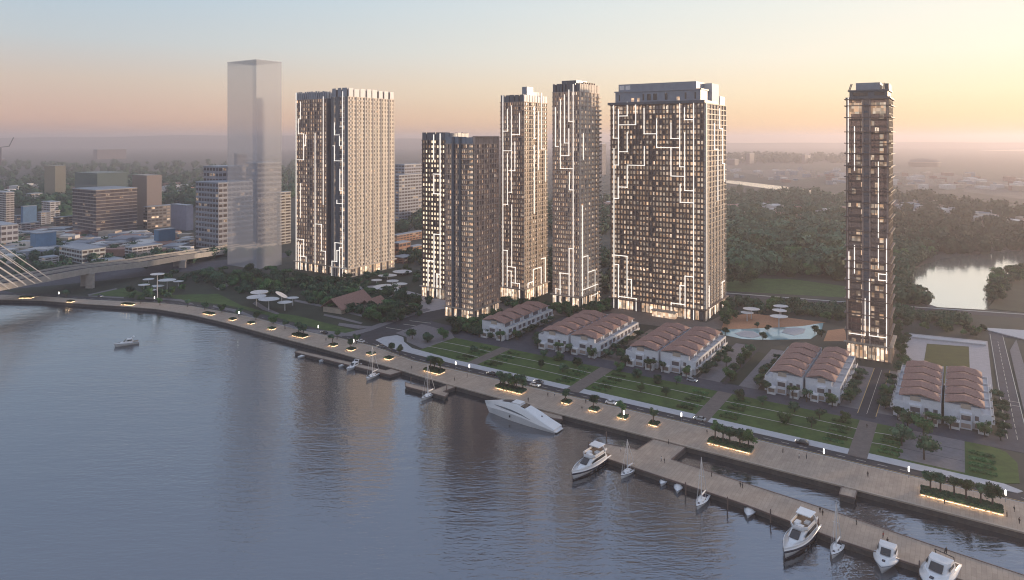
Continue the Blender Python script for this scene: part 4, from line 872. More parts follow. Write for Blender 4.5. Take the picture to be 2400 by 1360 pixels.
def tree(p, rad, h, kind, label=None, group=None, parts=True, cat='tree', name='tree'):
    p = Vector((p[0], p[1], p[2] if len(p) > 2 else LAND)); v = tr.randrange(3); yaw = tr.uniform(0, 6.28); me = CROWN[kind, v]
    flat = {'wide': .62, 'bush': .75}.get(kind, .95); cz = max(rad * flat * .7, h - rad * flat * .85)
    if parts:
        o = empty(name, p, yaw)
        link('crown', me, o, (0, 0, cz), 0, (rad, rad, rad * flat))
        if kind != 'bush': link('trunk', TRUNK[v], o, (0, 0, 0), 0, (h * .8, h * .8, h * .92))
    else: o = link(name, me, None, (p.x, p.y, p.z + cz), yaw, (rad, rad, rad * flat))
    return tag(o, label, cat, group)
def in_poly(x, y, P):
    c = False; n = len(P)
    for i in range(n):
        (x0, y0), (x1, y1) = P[i], P[(i + 1) % n]
        if (y0 > y) != (y1 > y) and x < (x1 - x0) * (y - y0) / (y1 - y0) + x0: c = not c
    return c
TOWERS_SN = [(-445, -400, 355, 402), (-418, -390, 368, 428), (-325, -286, 352, 395), (-265, -238, 322, 355), (-262, -238, 378, 415), (-222, -196, 378, 412), (-190, -126, 398, 438), (-52, -26, 368, 402)]
def free(p):
    s, n = SN(p); return not any(a < s < b and c < n < d for a, b, c, d in TOWERS_SN)
def scatter(P, n, rr_, mind, seed):
    r = random.Random(seed); xs = [q[0] for q in P]; ys = [q[1] for q in P]; out = []; k = 0
    while len(out) < n and k < n * 60:
        k += 1; x = r.uniform(min(xs), max(xs)); y = r.uniform(min(ys), max(ys))
        if not in_poly(x, y, P): continue
        p = G(x, y)
        if not free(p): continue
        if all((p - q[0]).length > mind for q in out): out.append((p, r.uniform(*rr_), r.random()))
    return out
def grove(P, n, rr_, mind, seed, kinds, label, group, hf=1.75, parts=False, cat='tree', name='tree'):
    for p, rad, x in scatter(P, n, rr_, mind, seed):
        kd = kinds[int(x * len(kinds))]
        tree(p, rad, rad * hf, kd, label, group, parts, cat, name)
def wood(name, P, n, rr_, seed, leaves, m, hf=1.6):
    r = random.Random(seed); b = MB()
    for p, rad, x in scatter(P, n, rr_, rr_[0] * .8, seed):
        cz = p.z + rad * hf * .55
        for i in range(leaves):
            nn = Vector((r.gauss(0, 1), r.gauss(0, 1), r.gauss(.5, .8))).normalized(); k = rad * r.uniform(.75, 1.08); q = Vector((p.x, p.y, cz)) + Vector((nn.x * k, nn.y * k, nn.z * k * .75))
            n2 = (nn + Vector((r.gauss(0, .5), r.gauss(0, .5), r.gauss(0, .5)))).normalized(); u = n2.orthogonal().normalized(); v = n2.cross(u); s = rad * r.uniform(.22, .46)
            b.add([q - u * s * .5, q + v * s * .45, q + u * s * .6, q - v * s * .45], [(0, 1, 2, 3)])
        q = rad * .7; b.loft([[(p.x + q * a * math.cos(j * 1.05), p.y + q * a * math.sin(j * 1.05), z) for j in range(6)] for a, z in ((.5, p.z), (1, p.z + rad * .5), (.9, cz + q * .35), (.4, cz + q * .75))])
    return tag(b.build(name, M[m]), kind='stuff')
# masses of wood that read as one
FP = [(1702, 690), (1702, 482), (1780, 470), (1985, 480), (1985, 690)]
wood('forest', [(1640, 640), (1640, 484), (1780, 474), (1990, 484), (1990, 650), (1860, 640)], 300, (5.5, 11), 5, 110, 'leaf_dark')
wood('forest', [(1640, 640), (1640, 520), (1780, 500), (1990, 510), (1990, 660), (1860, 650)], 110, (6, 11), 65, 130, 'leaf')
wood('forest', [(1640, 640), (1640, 540), (1780, 530), (1990, 540), (1990, 660), (1860, 650)], 60, (7, 11), 66, 130, 'leaf_teal')
wood('forest', [(2090, 560), (2210, 560), (2180, 610), (2120, 640), (2110, 690), (2180, 715), (2090, 712)], 120, (4.5, 8), 6, 90, 'leaf_dark')
wood('far_wood', [(2080, 500), (2200, 500), (2440, 545), (2440, 592), (2300, 596), (2200, 600), (2080, 560)], 150, (5.5, 11), 7, 60, 'leaf_dark')
wood('far_wood', [(1690, 445), (1900, 458), (1990, 470), (1990, 488), (1780, 478), (1690, 486)], 90, (6, 12), 8, 40, 'leaf_dark')
wood('far_wood', [(2080, 455), (2240, 475), (2440, 512), (2440, 535), (2250, 500), (2080, 476)], 90, (6, 13), 9, 34, 'leaf_dark')
wood('city_wood', [(-10, 386), (530, 384), (690, 382), (690, 470), (560, 500), (380, 490), (150, 520), (-10, 490)], 620, (8, 15), 10, 34, 'leaf_dark')
wood('city_wood', [(-10, 560), (130, 560), (300, 560), (460, 600), (640, 585), (690, 600), (560, 606), (250, 640), (60, 660), (-10, 640)], 130, (3, 5.5), 11, 60, 'leaf_dark')
wood('far_wood', [(920, 470), (1000, 470), (1430, 470), (1430, 560), (1000, 545), (920, 550)], 240, (6, 10), 12, 50, 'leaf_dark')
wood('far_wood', [(900, 585), (1000, 600), (1440, 600), (1440, 690), (1180, 680), (1000, 640)], 150, (4, 7), 13, 60, 'leaf_dark')
wood('far_wood', [(1690, 372), (1990, 372), (1990, 384), (1690, 384)], 90, (14, 30), 14, 40, 'leaf_dark', 1.3)
wood('shrub_belt', [(1705, 706), (1985, 722), (2100, 728), (2270, 748), (2270, 765), (2130, 752), (1985, 745), (1700, 730)], 170, (2, 3.6), 15, 60, 'leaf_dark', 1.4)
wood('undergrowth', [(420, 640), (690, 645), (1030, 690), (985, 740), (900, 760), (740, 716), (690, 690), (560, 690), (470, 672)], 300, (1.8, 3.6), 16, 60, 'leaf_dark', 1.3)
wood('undergrowth', [(1175, 704), (1300, 720), (1435, 716), (1435, 728), (1300, 738), (1190, 720)], 70, (1.4, 2.6), 18, 60, 'leaf', 1.3)
wood('undergrowth', [(1048, 752), (1110, 762), (1170, 740), (1180, 770), (1150, 795), (1075, 775)], 80, (1.6, 3.0), 17, 60, 'leaf_dark', 1.3)
def town(P, n, seed, hmax):                                          # distant low town, too many small roofs to count
    r = random.Random(seed); b = MB()
    for p, q, x in scatter(P, n, (4, 11), 9, seed):
        h = r.uniform(3, hmax); c, s = math.cos(ANG + r.choice((0, .5))), math.sin(ANG); d = q * r.uniform(.6, 1.6); k = r.randrange(4)
        b.prism([(p.x - q, p.y - d), (p.x + q, p.y - d * .8), (p.x + q, p.y + d), (p.x - q, p.y + d)], LAND - .2, LAND + h, k)
    return tag(b.build('far_town', [M['fr_pale'], M['fr_tan'], M['tile'], M['fr_grey']]), kind='stuff')
town([(1705, 490), (1800, 484), (1990, 488), (1990, 520), (1850, 522), (1720, 520)], 70, 91, 9); town([(2090, 470), (2250, 485), (2430, 520), (2430, 545), (2250, 515), (2090, 490)], 70, 92, 8); town([(1700, 400), (1990, 400), (2430, 420), (2430, 450), (1990, 440), (1700, 416)], 120, 93, 12)
town([(0, 470), (170, 480), (330, 480), (460, 480), (460, 440), (0, 440)], 130, 94, 16); town([(0, 560), (130, 545), (440, 560), (440, 600), (140, 600), (0, 620)], 130, 95, 8); town([(1290, 470), (1435, 470), (1435, 520), (1290, 510)], 25, 96, 9)
# single trees
KD = ('round', 'dark', 'dark', 'pale', 'wide')
grove(FP[:1] + [(1702, 600), (1780, 560), (1985, 560), (1985, 670), (1850, 640)], 26, (7, 11), 12, 41, ('dark', 'dark', 'pale', 'round'), 'big rounded crown standing out of the forest right of the big slab', 'big trees in the forest behind the beach pool')
grove([(2098, 620), (2200, 570), (2230, 590), (2130, 640), (2118, 690), (2098, 700)], 12, (5, 8), 8, 42, ('dark', 'round'), 'rounded tree on the lake shore right of the glass tower', 'trees on the near lake shore')
grove([(2330, 668), (2345, 652), (2420, 642), (2440, 650), (2360, 668), (2345, 700), (2330, 715), (2322, 700)], 16, (5, 7.5), 6, 43, ('dark', 'dark', 'round'), 'dark rounded tree along the edge of the lake island', 'trees ringing the lake island')
grove([(470, 652), (560, 640), (690, 650), (735, 668), (700, 690), (590, 682), (500, 680)], 26, (3.8, 6), 6.5, 44, KD, 'park tree in the wood between the left and the middle canopies', 'trees of the park wood left of the joined towers')
grove([(735, 680), (850, 690), (985, 712), (1000, 725), (960, 745), (905, 762), (835, 745), (790, 752), (730, 712)], 30, (3.4, 5.4), 6, 45, KD, 'park tree in the wood around the brown pavilion', 'trees round the brown park pavilion')
grove([(290, 706), (300, 690), (330, 662), (420, 648), (470, 650), (430, 690), (380, 712)], 18, (3, 4.6), 6, 46, ('round', 'pale', 'dark'), 'park tree among the left canopy cluster', 'trees among the left canopies')
grove([(693, 652), (830, 656), (850, 664), (830, 668), (690, 668)], 14, (2.8, 4.4), 5, 47, ('dark', 'bush'), 'small tree at the foot of the joined towers', 'small trees at the foot of the joined towers', 1.5, False, 'shrub', 'shrub')  # tower-foot trees; object name and category say shrub
grove([(840, 640), (930, 625), (1000, 640), (1040, 690), (1000, 700), (950, 660), (850, 660)], 16, (2.4, 4), 5, 48, ('round', 'dark', 'pale'), 'tree on the plaza between the joined towers and the shorter pair', 'plaza trees')
grove([(1050, 760), (1105, 766), (1165, 742), (1172, 765), (1150, 782), (1085, 778)], 16, (2.8, 4.4), 4.2, 49, ('dark', 'bush', 'round'), 'small tree at the foot of the brown grid tower', 'small trees at the foot of the brown grid tower', 1.5, False, 'shrub', 'shrub')  # trees too, filed under the shrub name and category
grove([(1172, 700), (1300, 718), (1430, 712), (1430, 735), (1330, 745), (1250, 720), (1180, 720)], 20, (2.8, 4.6), 4.4, 50, ('dark', 'bush', 'round'), 'small tree at the foot of the two slender towers', 'small trees at the foot of the slender towers', 1.5, False, 'shrub', 'shrub')  # small trees again, carrying the shrub name and category
grove([(1695, 722), (1740, 712), (1860, 722), (1975, 745), (1975, 765), (1880, 742), (1740, 735), (1720, 775), (1700, 775)], 20, (2.8, 4.6), 5.5, 51, ('dark', 'round'), 'tree around the beach pool', 'trees around the beach pool')
listed_later = [((1788, 797), 2.6), ((1800, 776), 2.2), ((1910, 782), 2.8), ((1925, 790), 2.6), ((1775, 768), 2.0), ((1700, 785), 2.6)]
for (x, y), q in listed_later: tree(G(x, y), q, q * 1.9, 'dark', 'dark tree at the edge of the beach pool', 'trees at the pool edge')
grove([(2096, 745), (2128, 745), (2130, 800), (2118, 880), (2094, 875)], 14, (2.4, 3.8), 4, 52, ('dark', 'round'), 'tree in the strip right of the glass tower', 'trees right of the glass tower')
grove([(2128, 750), (2270, 770), (2320, 775), (2315, 795), (2130, 772)], 14, (2.2, 3.6), 4.5, 53, ('dark', 'round', 'wide'), 'tree in the garden behind the rear court', 'garden trees behind the rear court')
def listed(pts, rr_, kinds, labels, group, hf=1.8, cat='tree', name='tree'):
    for i, (x, y) in enumerate(pts):
        tree(G(x, y), tr.uniform(*rr_), hf * sum(rr_) / 2, kinds[i % len(kinds)], labels[i] if isinstance(labels, (list, tuple)) else labels % NTH[i], group, True, cat, name)
listed([(1111, 828), (1273, 838), (1311, 846), (1268, 863), (1354, 859), (1319, 872), (1453, 870), (1494, 886), (1540, 898), (1586, 902), (1502, 920), (1561, 928), (1735, 938), (1788, 950), (1838, 992), (1862, 967), (1902, 1002), (1921, 982), (1982, 992)], (2.2, 3.2), ('dark', 'pale', 'round', 'dark'), 'small lawn tree, %s from the left end of the long lawns', 'small trees on the lawns', 1.7)
listed([(2128, 1013), (2165, 1028), (2113, 1045), (2166, 1078)], (3.6, 4.8), ('pale', 'round', 'pale', 'pale'), ['leafy pale tree at the back left corner of the right paved square', 'big round tree at the back of the right paved square', 'loose pale tree at the left edge of the right paved square', 'thin pale tree at the front of the right paved square'], 'trees on the right paved square', 2.0)
listed([(966, 795), (1002, 803), (1040, 796), (1068, 780)], (3.2, 4.4), ('pale', 'dark', 'round', 'dark'), ['leafy tree at the left of the left paved square', 'dark spreading tree in the middle of the left paved square', 'round tree at the right of the left paved square', 'dark tree behind the left paved square'], 'trees on the left paved square', 1.7)
listed([(1712, 893), (1722, 878), (1735, 862), (1748, 845), (1758, 832)], (2.9, 3.8), ('round', 'pale', 'dark'), '%s tree from the lawn in the planted median between two villa blocks', 'median trees', 1.8)
# rounded trees along the villa streets and in the front gardens
for key, s0, sm, s1 in BLK:
    for sd_, s in (('left', s0 - 3.2), ('right', s1 + 3.4)):
        if (key, sd_) in (('A', 'left'),): continue
        for k in range(5):
            tree(W(s + tr.uniform(-.7, .7), 307 + k * 9.6 + tr.uniform(-1.5, 1.5)), tr.uniform(2.6, 3.5), 4.8, ('bush', 'bush', 'bush')[tr.randrange(3)], 'rounded shrub, %s from the lawn, %s side of the %s' % (NTH[k], sd_, BNAME[key]), 'rounded shrubs along the villa rows', True, 'shrub', 'shrub')
    for k, q in enumerate((.06, .42, .60, .93) if sm else (.1, .9)):
        tree(W(s0 + (s1 - s0) * q, 300.5 + tr.uniform(-1, .6)), tr.uniform(2.4, 3.4), 6.0, ('dark', 'wide', 'pale', 'round')[k], 'small front garden tree, %s from the left before the %s' % (NTH[k], BNAME[key]), 'front garden trees before the villas')
# more planting between the villa blocks and along the garden street
for i, (s, n, q, kd) in enumerate(((-199, 308, 2.6, 'round'), (-190, 312, 2.4, 'pale'), (-188, 322, 2.8, 'dark'), (-146, 306, 2.5, 'pale'), (-138.6, 309, 2.8, 'round'), (-138, 318, 2.6, 'dark'), (-145.5, 328, 2.6, 'round'), (-97.5, 312, 2.6, 'dark'), (-92.5, 325, 2.8, 'round'), (-73.5, 309, 2.8, 'round'), (-74.5, 322, 2.6, 'pale'), (-37.5, 309, 2.7, 'round'), (-38, 320, 2.6, 'dark'), (-25, 310, 2.7, 'dark'), (-25.3, 324, 2.8, 'round'), (12, 300, 2.4, 'dark'))):
    tree(W(s, n), q, q * 2.1, kd, 'street tree, %s from the left among those between the villa blocks' % NTH[i], 'street trees between the villa blocks')
# hedges beside the cross paths
def hedge_mesh(L, wd, h, seed):
    r = random.Random(seed); b = MB(); b.box(-L / 2, L / 2, -wd / 2, wd / 2, 0, h * .8)
    for i in range(int(L * wd * 26)):
        p = Vector((r.uniform(-L / 2, L / 2), r.uniform(-wd / 2, wd / 2), h * r.uniform(.7, 1.05)));
        if r.random() < .4: p.y = wd / 2 * r.choice((-1.03, 1.03)); p.z = r.uniform(0, h)
        u = Vector((r.gauss(0, 1), r.gauss(0, 1), r.gauss(0, .6))).normalized(); v = u.orthogonal().normalized(); s = r.uniform(.2, .42)
        b.add([p - u * s, p + v * s, p + u * s, p - v * s], [(0, 1, 2, 3)])
    return b
HM = [hedge_mesh(6.6, 1.3, .75, k).mesh('hedge_leaves', M['leaf']) for k in range(2)]
PNAME = ('leftmost', 'second', 'third', 'rightmost')
for pi, (a, b_) in enumerate(PATHS):
    for sd_, s in (('left', a - 5.6), ('right', b_ + 5.6)):
        for k, n in enumerate((266.2, 270, 276, 280, 286)):
            if pi == 3 and sd_ == 'right' and k > 3: continue
            tag(link('hedge', HM[k % 2], None, W(s + (k % 2) * .8, n), ANG), 'low hedge bar, %s from the road, %s side of the %s cross path' % (NTH[k], sd_, PNAME[pi]), 'hedge', 'hedge bars beside the cross paths')
for k, n in enumerate((267.5, 272.5, 277.5, 282.5)): tag(link('hedge', HM[k % 2], None, W(6, n), ANG, (1.1, 1.1, 1)), 'low hedge bar on the right corner lawn, %s from the road' % NTH[k], 'hedge', 'hedge bars on the corner lawn')

# ---------------------------------------------------------------- promenade planters, lamps
def planter(p, L, wd, rz, label, group, leafy=.7):
    o = empty('planter', (p.x, p.y, LAND + .1), rz); b = MB()
    for x0, x1, y0, y1 in ((-L / 2, L / 2, -wd / 2, -wd / 2 + .3), (-L / 2, L / 2, wd / 2 - .3, wd / 2), (-L / 2, -L / 2 + .3, -wd / 2 + .3, wd / 2 - .3), (L / 2 - .3, L / 2, -wd / 2 + .3, wd / 2 - .3)): b.box(x0, x1, y0, y1, .36, .62)
    b.box(-L / 2 + .55, L / 2 - .55, -wd / 2 + .55, wd / 2 - .55, 0, .4); b.build('kerb', M['fr_tan'], o)
    g = MB(); e = .36
    g.box(-L / 2 + e, L / 2 - e, -wd / 2 + e, -wd / 2 + .5, .12, .24); g.box(-L / 2 + e, L / 2 - e, wd / 2 - .5, wd / 2 - e, .12, .24); g.box(-L / 2 + e, -L / 2 + .5, -wd / 2 + .51, wd / 2 - .51, .12, .24); g.box(L / 2 - .5, L / 2 - e, -wd / 2 + .51, wd / 2 - .51, .12, .24)
    g.build('light_strip', M['led'], o)
    for k in range(max(1, round(L / 2.4))):                            # bare point lights added outside the kerb to spread the strip glow
        for y in (-wd / 2 - .6, wd / 2 + .6):
            pl_ = bpy.data.lights.new('planter_glow_fill', 'POINT'); pl_.energy = 62; pl_.color = (1, .66, .36); pl_.shadow_soft_size = .12
            po_ = bpy.data.objects.new('planter_glow_fill', pl_); COL.objects.link(po_); po_.parent = o; po_.location = ((k + .5) * L / max(1, round(L / 2.4)) - L / 2, y, .62)
    h = hedge_mesh(L - .7, wd - .7, leafy, int(p.x * 3 + p.y)); hm = h.build('planting', M['leaf_dark'], o, (0, 0, .35))
    return tag(o, label, 'planter', group)
def pl_s(cx, cy): return G(cx, cy)
SMALL = [(1328, 945, 'small square lit planter, first right of the superyacht'), (1393, 962.5, 'small square lit planter, second right of the superyacht'), (1460, 980, 'small square lit planter, third right of the superyacht'), (1533, 996.5, 'small square lit planter, beside the timber dock arm'),
         (781, 811, 'small square lit planter, first above the long jetty'), (823, 821, 'small square lit planter, second above the long jetty'), (870, 831.5, 'small square lit planter, third above the long jetty'), (911, 842, 'small square lit planter, right end above the long jetty')]
for x, y, l in SMALL: planter(G(x, y), 4.2, 3.6, ANG, l, 'small square lit planters')
CURVE = [(62, 699, .0), (165, 708.5, .03), (300, 715, .06), (490, 737, .2), (545, 750.5, .22), (588, 759, .23), (637, 772, .25)]
for i, (x, y, a) in enumerate(CURVE):
    p = G(x, y); dd = min(range(len(SH) - 1), key=lambda k: (SH[k] - p).length); tt = SH[min(dd + 1, len(SH) - 1)] - SH[dd - 1]
    planter(p, 9 if i in (0, 2, 3) else 4.4, 3.4, math.atan2(tt.y, tt.x), 'low lit planter on the curved promenade, %s from the left' % NTH[i], 'lit planters on the curved promenade')
BIG = [((1197, 915), 14, 4.6, 'long lit planter with a row of trees behind the superyacht bow', 6), ((1712, 1048), 15.5, 4.6, 'long lit planter with four trees right of the timber dock arm', 5), ((2252, 1178), 21, 4.8, 'longest lit planter at the promenade right end', 6), ((1018, 872), 10, 5, 'wide lit planter with three trees above the L shaped jetty', 3), ((703, 789), 9.5, 4.4, 'lit planter with two trees at the left end of the long jetty', 2)]
for (x, y), L, wd, l, nt in BIG:
    p = G(x, y); planter(p, L, wd, ANG, l, None, 1.0); s, n = SN(p)
    for k in range(nt):
        q = (k + .5) / nt - .5; tree(W(s + q * L * .92 + tr.uniform(-.4, .4), n + tr.uniform(-.2, 1.2), LAND + .4), tr.uniform(2.4, 3.1), 7.2, ('dark', 'round', 'pale', 'dark')[(k + nt) % 4], '%s tree from left in the %s' % (NTH[k], l.replace('long lit planter with a row of trees', 'planter row').replace(' with four trees', '').replace(' with trees', '').replace(' with three trees', '').replace(' with two trees', '')), 'promenade trees in planters')
for (x, y, l), kd in zip(SMALL, ('dark', 'dark', 'round', 'pale', 'pale', 'dark', 'bush', 'bush')):
    if kd != 'bush': tree(G(x - 2, y - 1, LAND + .4), 2.3, 6.4, kd, 'single promenade tree in the ' + l, 'single trees in square planters')
for i, (x, y) in enumerate(((330, 712), (375, 716), (440, 720), (480, 726), (520, 733), (560, 742), (600, 750), (640, 760), (668, 772), (700, 776), (790, 796), (835, 806), (918, 826), (936, 834), (155, 696))):
    tree(G(x, y), tr.uniform(2.3, 3.3), 5.6, ('dark', 'round', 'pale')[i % 3], '%s tree from the left along the back of the curved promenade' % NTH[i] if i < 14 else 'lone round bush tree beside the bridge pier', 'trees at the back of the curved promenade')
for x, y, l in ((1597, 990, 'at the road by the timber dock arm'), (1931, 1078, 'near the left of the right hand basin'), (2130, 1121, 'right of the landing stage'), (2357, 1178, 'right of the longest planter'), (1100, 873, 'right of the wide planter above the L shaped jetty'), (746, 778, 'by the white footway bend'), (829, 812, 'above the long jetty'), (1068, 866, 'beside the wide planter above the L shaped jetty'), (560, 744, 'on the curved promenade'), (362, 708, 'far along the curved promenade'), (138, 697, 'near the bridge pier'), (1462, 985, 'beside the third small planter')):
    o = empty('lamp_post', G(x, y)); b = MB(); b.tube((0, 0, 0), (0, 0, 2.2), .09, .07, 7); b.build('post', M['steel'], o); b = MB(); b.lathe([(.20, 2.2), (.24, 2.3), (.24, 3.5), (.12, 3.7)], n=8); b.build('lantern', M['lamp'], o)
    tag(o, 'glowing white lamp post ' + l, 'street lamp', 'promenade lamps')

# ---------------------------------------------------------------- boats; bow along +x
def hull(L, B, D, fine=2.4, stern=.86, keel=-.45, n=16, flare=.82, sheer=.32):
    rings = []; edge = []
    for i in range(n + 1):
        t = i / n; x = -L / 2 + L * t; k = 0 if t < .4 else ((t - .4) / .6) ** fine; w_ = B / 2 * ((stern + (1 - stern) * min(1, t / .4)) if t < .4 else max(.02, 1 - k)); zt = D * (1 + sheer * t * t); f = flare - .25 * t
        xo = -.06 * L * t ** 3
        half = [(x + xo, w_ * f * .35, keel * (1 - .6 * t ** 4)), (x + xo * .8, w_ * f * .85, -.05), (x + xo * .4, w_ * (f + (1 - f) * .6), zt * .55), (x, w_, zt)]
        rings.append(half + [(a, -b_, c) for a, b_, c in half[::-1]]); edge.append((x, w_, zt))
    b = MB(); b.loft(rings); return b, edge
def rail_strip(edge, out, z0, z1):
    b = MB(); 
    for sg in (1, -1):
        for (x0, y0, a), (x1, y1, c) in zip(edge, edge[1:]): b.loft([[(x0, sg * (y0 - .03), a + z0), (x0, sg * (y0 + out), a + z0), (x0, sg * (y0 + out), a + z1), (x0, sg * (y0 - .03), a + z1)], [(x1, sg * (y1 - .03), c + z0), (x1, sg * (y1 + out), c + z0), (x1, sg * (y1 + out), c + z1), (x1, sg * (y1 - .03), c + z1)]])
    return b
def cabin(levels):                                                   # levels: z, x aft, x fore, half width aft, half width fore
    b = MB(); rings = []
    for z, xa, xf, wa, wf in levels:
        c = (xf - xa) * .10; rings.append([(xa, -wa, z), (xa + (xf - xa) * .6, -wa, z), (xf - c, -wf, z), (xf, -wf * .6, z), (xf, wf * .6, z), (xf - c, wf, z), (xa + (xf - xa) * .6, wa, z), (xa, wa, z)])
    b.loft(rings); return b
def place(o, stern, bow, zz=0.0):
    s = G(*stern, 0); b = G(*bow, 0); d = b - s; o.location = ((s.x + b.x) / 2, (s.y + b.y) / 2, zz); o.rotation_euler = (0, 0, math.atan2(d.y, d.x)); return d.length
def blen(stern, bow): return (G(*bow, 0) - G(*stern, 0)).length
def motor_yacht(stern, bow, label):
    L = blen(stern, bow) + 1.2; B = L * .29; o = empty('motor_yacht'); place(o, stern, bow); tag(o, label, 'yacht', 'large motor yachts at the timber dock')
    h, e = hull(L, B, 1.9); h.sm = True; hb_ = h.build('hull', M['gel'], o); D = 1.9
    rail_strip(e, .07, -.62, -.12).build('rub_rail', M['navy'], o); rail_strip([(x, y * .97, z + .3) for x, y, z in e[3:]], .05, .0, .5).build('bulwark', M['gel'], o)
    b, _ = hull(L * .985, B * .93, .28); b.build('boot_stripe', M['navy'], o)
    cabin([(1.7, -L * .36, L * .36, B * .42, B * .12), (2.7, -L * .36, L * .27, B * .41, B * .2), (3.0, -L * .36, L * .2, B * .4, B * .24)]).build('trunk_cabin', M['gel'], o)
    cabin([(2.7, -L * .34, L * .18, B * .40, B * .33), (4.5, -L * .33, L * .03, B * .37, B * .30)]).build('deckhouse', M['gel'], o); dh_ = [c for c in o.children if c.name.startswith('deckhouse')][0]
    b = MB(); b.loft([[(L * .165, -B * .20, 3.1), (L * .165, B * .20, 3.1), (L * .07, B * .19, 4.25), (L * .07, -B * .19, 4.25)], [(L * .195, -B * .20, 3.15), (L * .195, B * .20, 3.15), (L * .09, B * .19, 4.32), (L * .09, -B * .19, 4.32)]]); b.build('windscreen', M['boatglass'], dh_)
    for sg in (1, -1):
        b = MB(); b.loft([[(x, sg * B * (.415 - .002), z0), (x, sg * B * .43, z0), (x, sg * B * .405, z1), (x, sg * B * .385, z1)] for x, z0, z1 in ((-L * .3, 3.2, 3.95), (-L * .05, 3.2, 3.95), (L * .1, 3.25, 3.45))]); b.build('side_window', M['boatglass'], dh_)
        for k in range(5):
            x = -L * .36 + k * L * .12; b = MB(); b.box(x, x + (.7 if k % 2 else 1.2), sg * B * .485 - .14, sg * B * .485 + .14, .55, 1.2); b.build('porthole', M['boatglass'], hb_)
    b = MB(); b.loft([[(L * q, y, z) for q, y, z in ((-.36, -B * .40, zz), (.0, -B * .38, zz), (.06, -B * .2, zz), (.06, B * .2, zz), (.0, B * .38, zz), (-.36, B * .40, zz))] for zz in (4.4, 4.62)]); b.build('flybridge_deck', M['teak'], o)
    b = MB(); P = [(-.36, .40), (.0, .38), (.07, .2), (.07, -.2), (.0, -.38), (-.36, -.40)]
    for (a, c), (d, f) in zip(P, P[1:]): b.bar((L * a, B * c, 4.95), (L * d, B * f, 4.95), .16, .75)
    b.build('flybridge_coaming', M['gel'], o)
    b = MB(); b.box(-L * .1, L * .0, -B * .24, -B * .02, 4.6, 5.4); b.box(-L * .2, -L * .12, B * .06, B * .28, 4.6, 5.1); b.box(-L * .03, L * .03, -B * .15, B * .2, 4.6, 5.2); b.build('helm_seats', M['white2'], o)
    for sg in (1, -1):
        b = MB(); b.bar((-L * .30, sg * B * .38, 4.6), (-L * .25, sg * B * .33, 6.6), .9, .25); b.build('arch_leg', M['gel'], o)
    b = MB(); b.loft([[(-L * .33, -B * .36, z), (-L * .14, -B * .33, z), (-L * .14, B * .33, z), (-L * .33, B * .36, z)] for z in (6.5, 6.75)]); b.build('hardtop', M['gel'], o)
    b = MB(); b.box(-L * .56, -L * .49, -B * .38, B * .38, .3, .5); b.build('swim_platform', M['teak'], o)
    b = MB(); b.box(-L * .5, -L * .37, -B * .36, B * .36, 1.85, 2.0); b.build('cockpit_floor', M['teak'], o)
    return o
motor_yacht((1417, 1076), (1343, 1126), 'large white motor yacht with flybridge at the left end of the timber dock')
motor_yacht((1903, 1240), (1840, 1312), 'large white motor yacht with flybridge moored between the lone dinghy and a sailboat')
def sailboat(stern, bow, mast, label, cover='navy'):
    L = blen(stern, bow) + .6; B = L * .33; o = empty('sailboat'); place(o, stern, bow); tag(o, label, 'sailboat', 'white sailboats moored along the docks')
    h, e = hull(L, B, 1.05, 2.0, .72); h.sm = True; h.build('hull', M['gel'], o); rail_strip(e, .05, -.22, -.06).build('rub_rail', M['navy'], o)
    cabin([(1.0, -L * .12, L * .3, B * .30, B * .16), (1.65, -L * .10, L * .22, B * .26, B * .16)]).build('cabin', M['gel'], o); cb_ = [c for c in o.children if c.name.startswith('cabin')][0]
    for sg in (1, -1):
        b = MB(); b.loft([[(x, sg * B * w_ - .02, 1.2), (x, sg * B * w_ + .03, 1.2), (x, sg * B * (w_ - .02) + .03, 1.45), (x, sg * B * (w_ - .02) - .02, 1.45)] for x, w_ in ((-L * .08, .292), (L * .16, .262))]); b.build('side_window', M['boatglass'], cb_)
    b = MB(); b.box(-L * .4, -L * .13, -B * .22, B * .22, 1.03, 1.1); b.build('cockpit', M['navy' if cover == 'navy' else 'teak'], o)
    b = MB(); b.box(L * .24, L * .32, -B * .1, B * .1, 1.25, 1.4); b.build('hatch', M['navy'], o)
    b = MB(); b.tube((L * .06, 0, 1.4), (L * .06, 0, mast), .17, .11, 8); b.tube((L * .06, -.9, mast * .6), (L * .06, .9, mast * .6), .05, n=5); b.build('mast', M['alu'], o)
    b = MB(); b.tube((L * .05, 0, 2.5), (-L * .34, 0, 2.45), .11, n=6); b.build('boom', M['alu'], o)
    b = MB(); b.tube((L * .03, 0, 2.75), (-L * .32, 0, 2.65), .25, .16, 7); b.build('furled_sail', M['white2'], o)
    b = MB(); b.tube((L * .06, 0, mast - .2), (-L * .47, 0, 1.3), .09, n=5); b.tube((L * .06, 0, mast - .2), (L * .47, 0, 1.5), .05, n=5)
    for sg in (1, -1): b.tube((L * .06, 0, mast * .95), (L * .05, sg * B * .46, 1.2), .03, n=4)
    b.build('rigging', M['alu'], o)
    b = MB()
    for i in range(2, 15, 3):
        for sg in (1, -1): b.tube((e[i][0], sg * (e[i][1] - .06), e[i][2]), (e[i][0], sg * (e[i][1] - .06), e[i][2] + .65), .03, n=4)
    b.build('stanchions', M['alu'], o); return o
sailboat((1488, 1101), (1456, 1123), 11.6, 'white sailboat right behind the left motor yacht on the timber dock', 'teak')
sailboat((1657, 1165), (1633, 1196), 14.2, 'white sailboat moored at the middle of the timber dock')
sailboat((1972, 1276), (1950, 1311), 13.4, 'white sailboat with dark cockpit right of the right motor yacht')
sailboat((1020, 923), (989, 940), 14.0, 'white sailboat at the right end of the L shaped jetty')
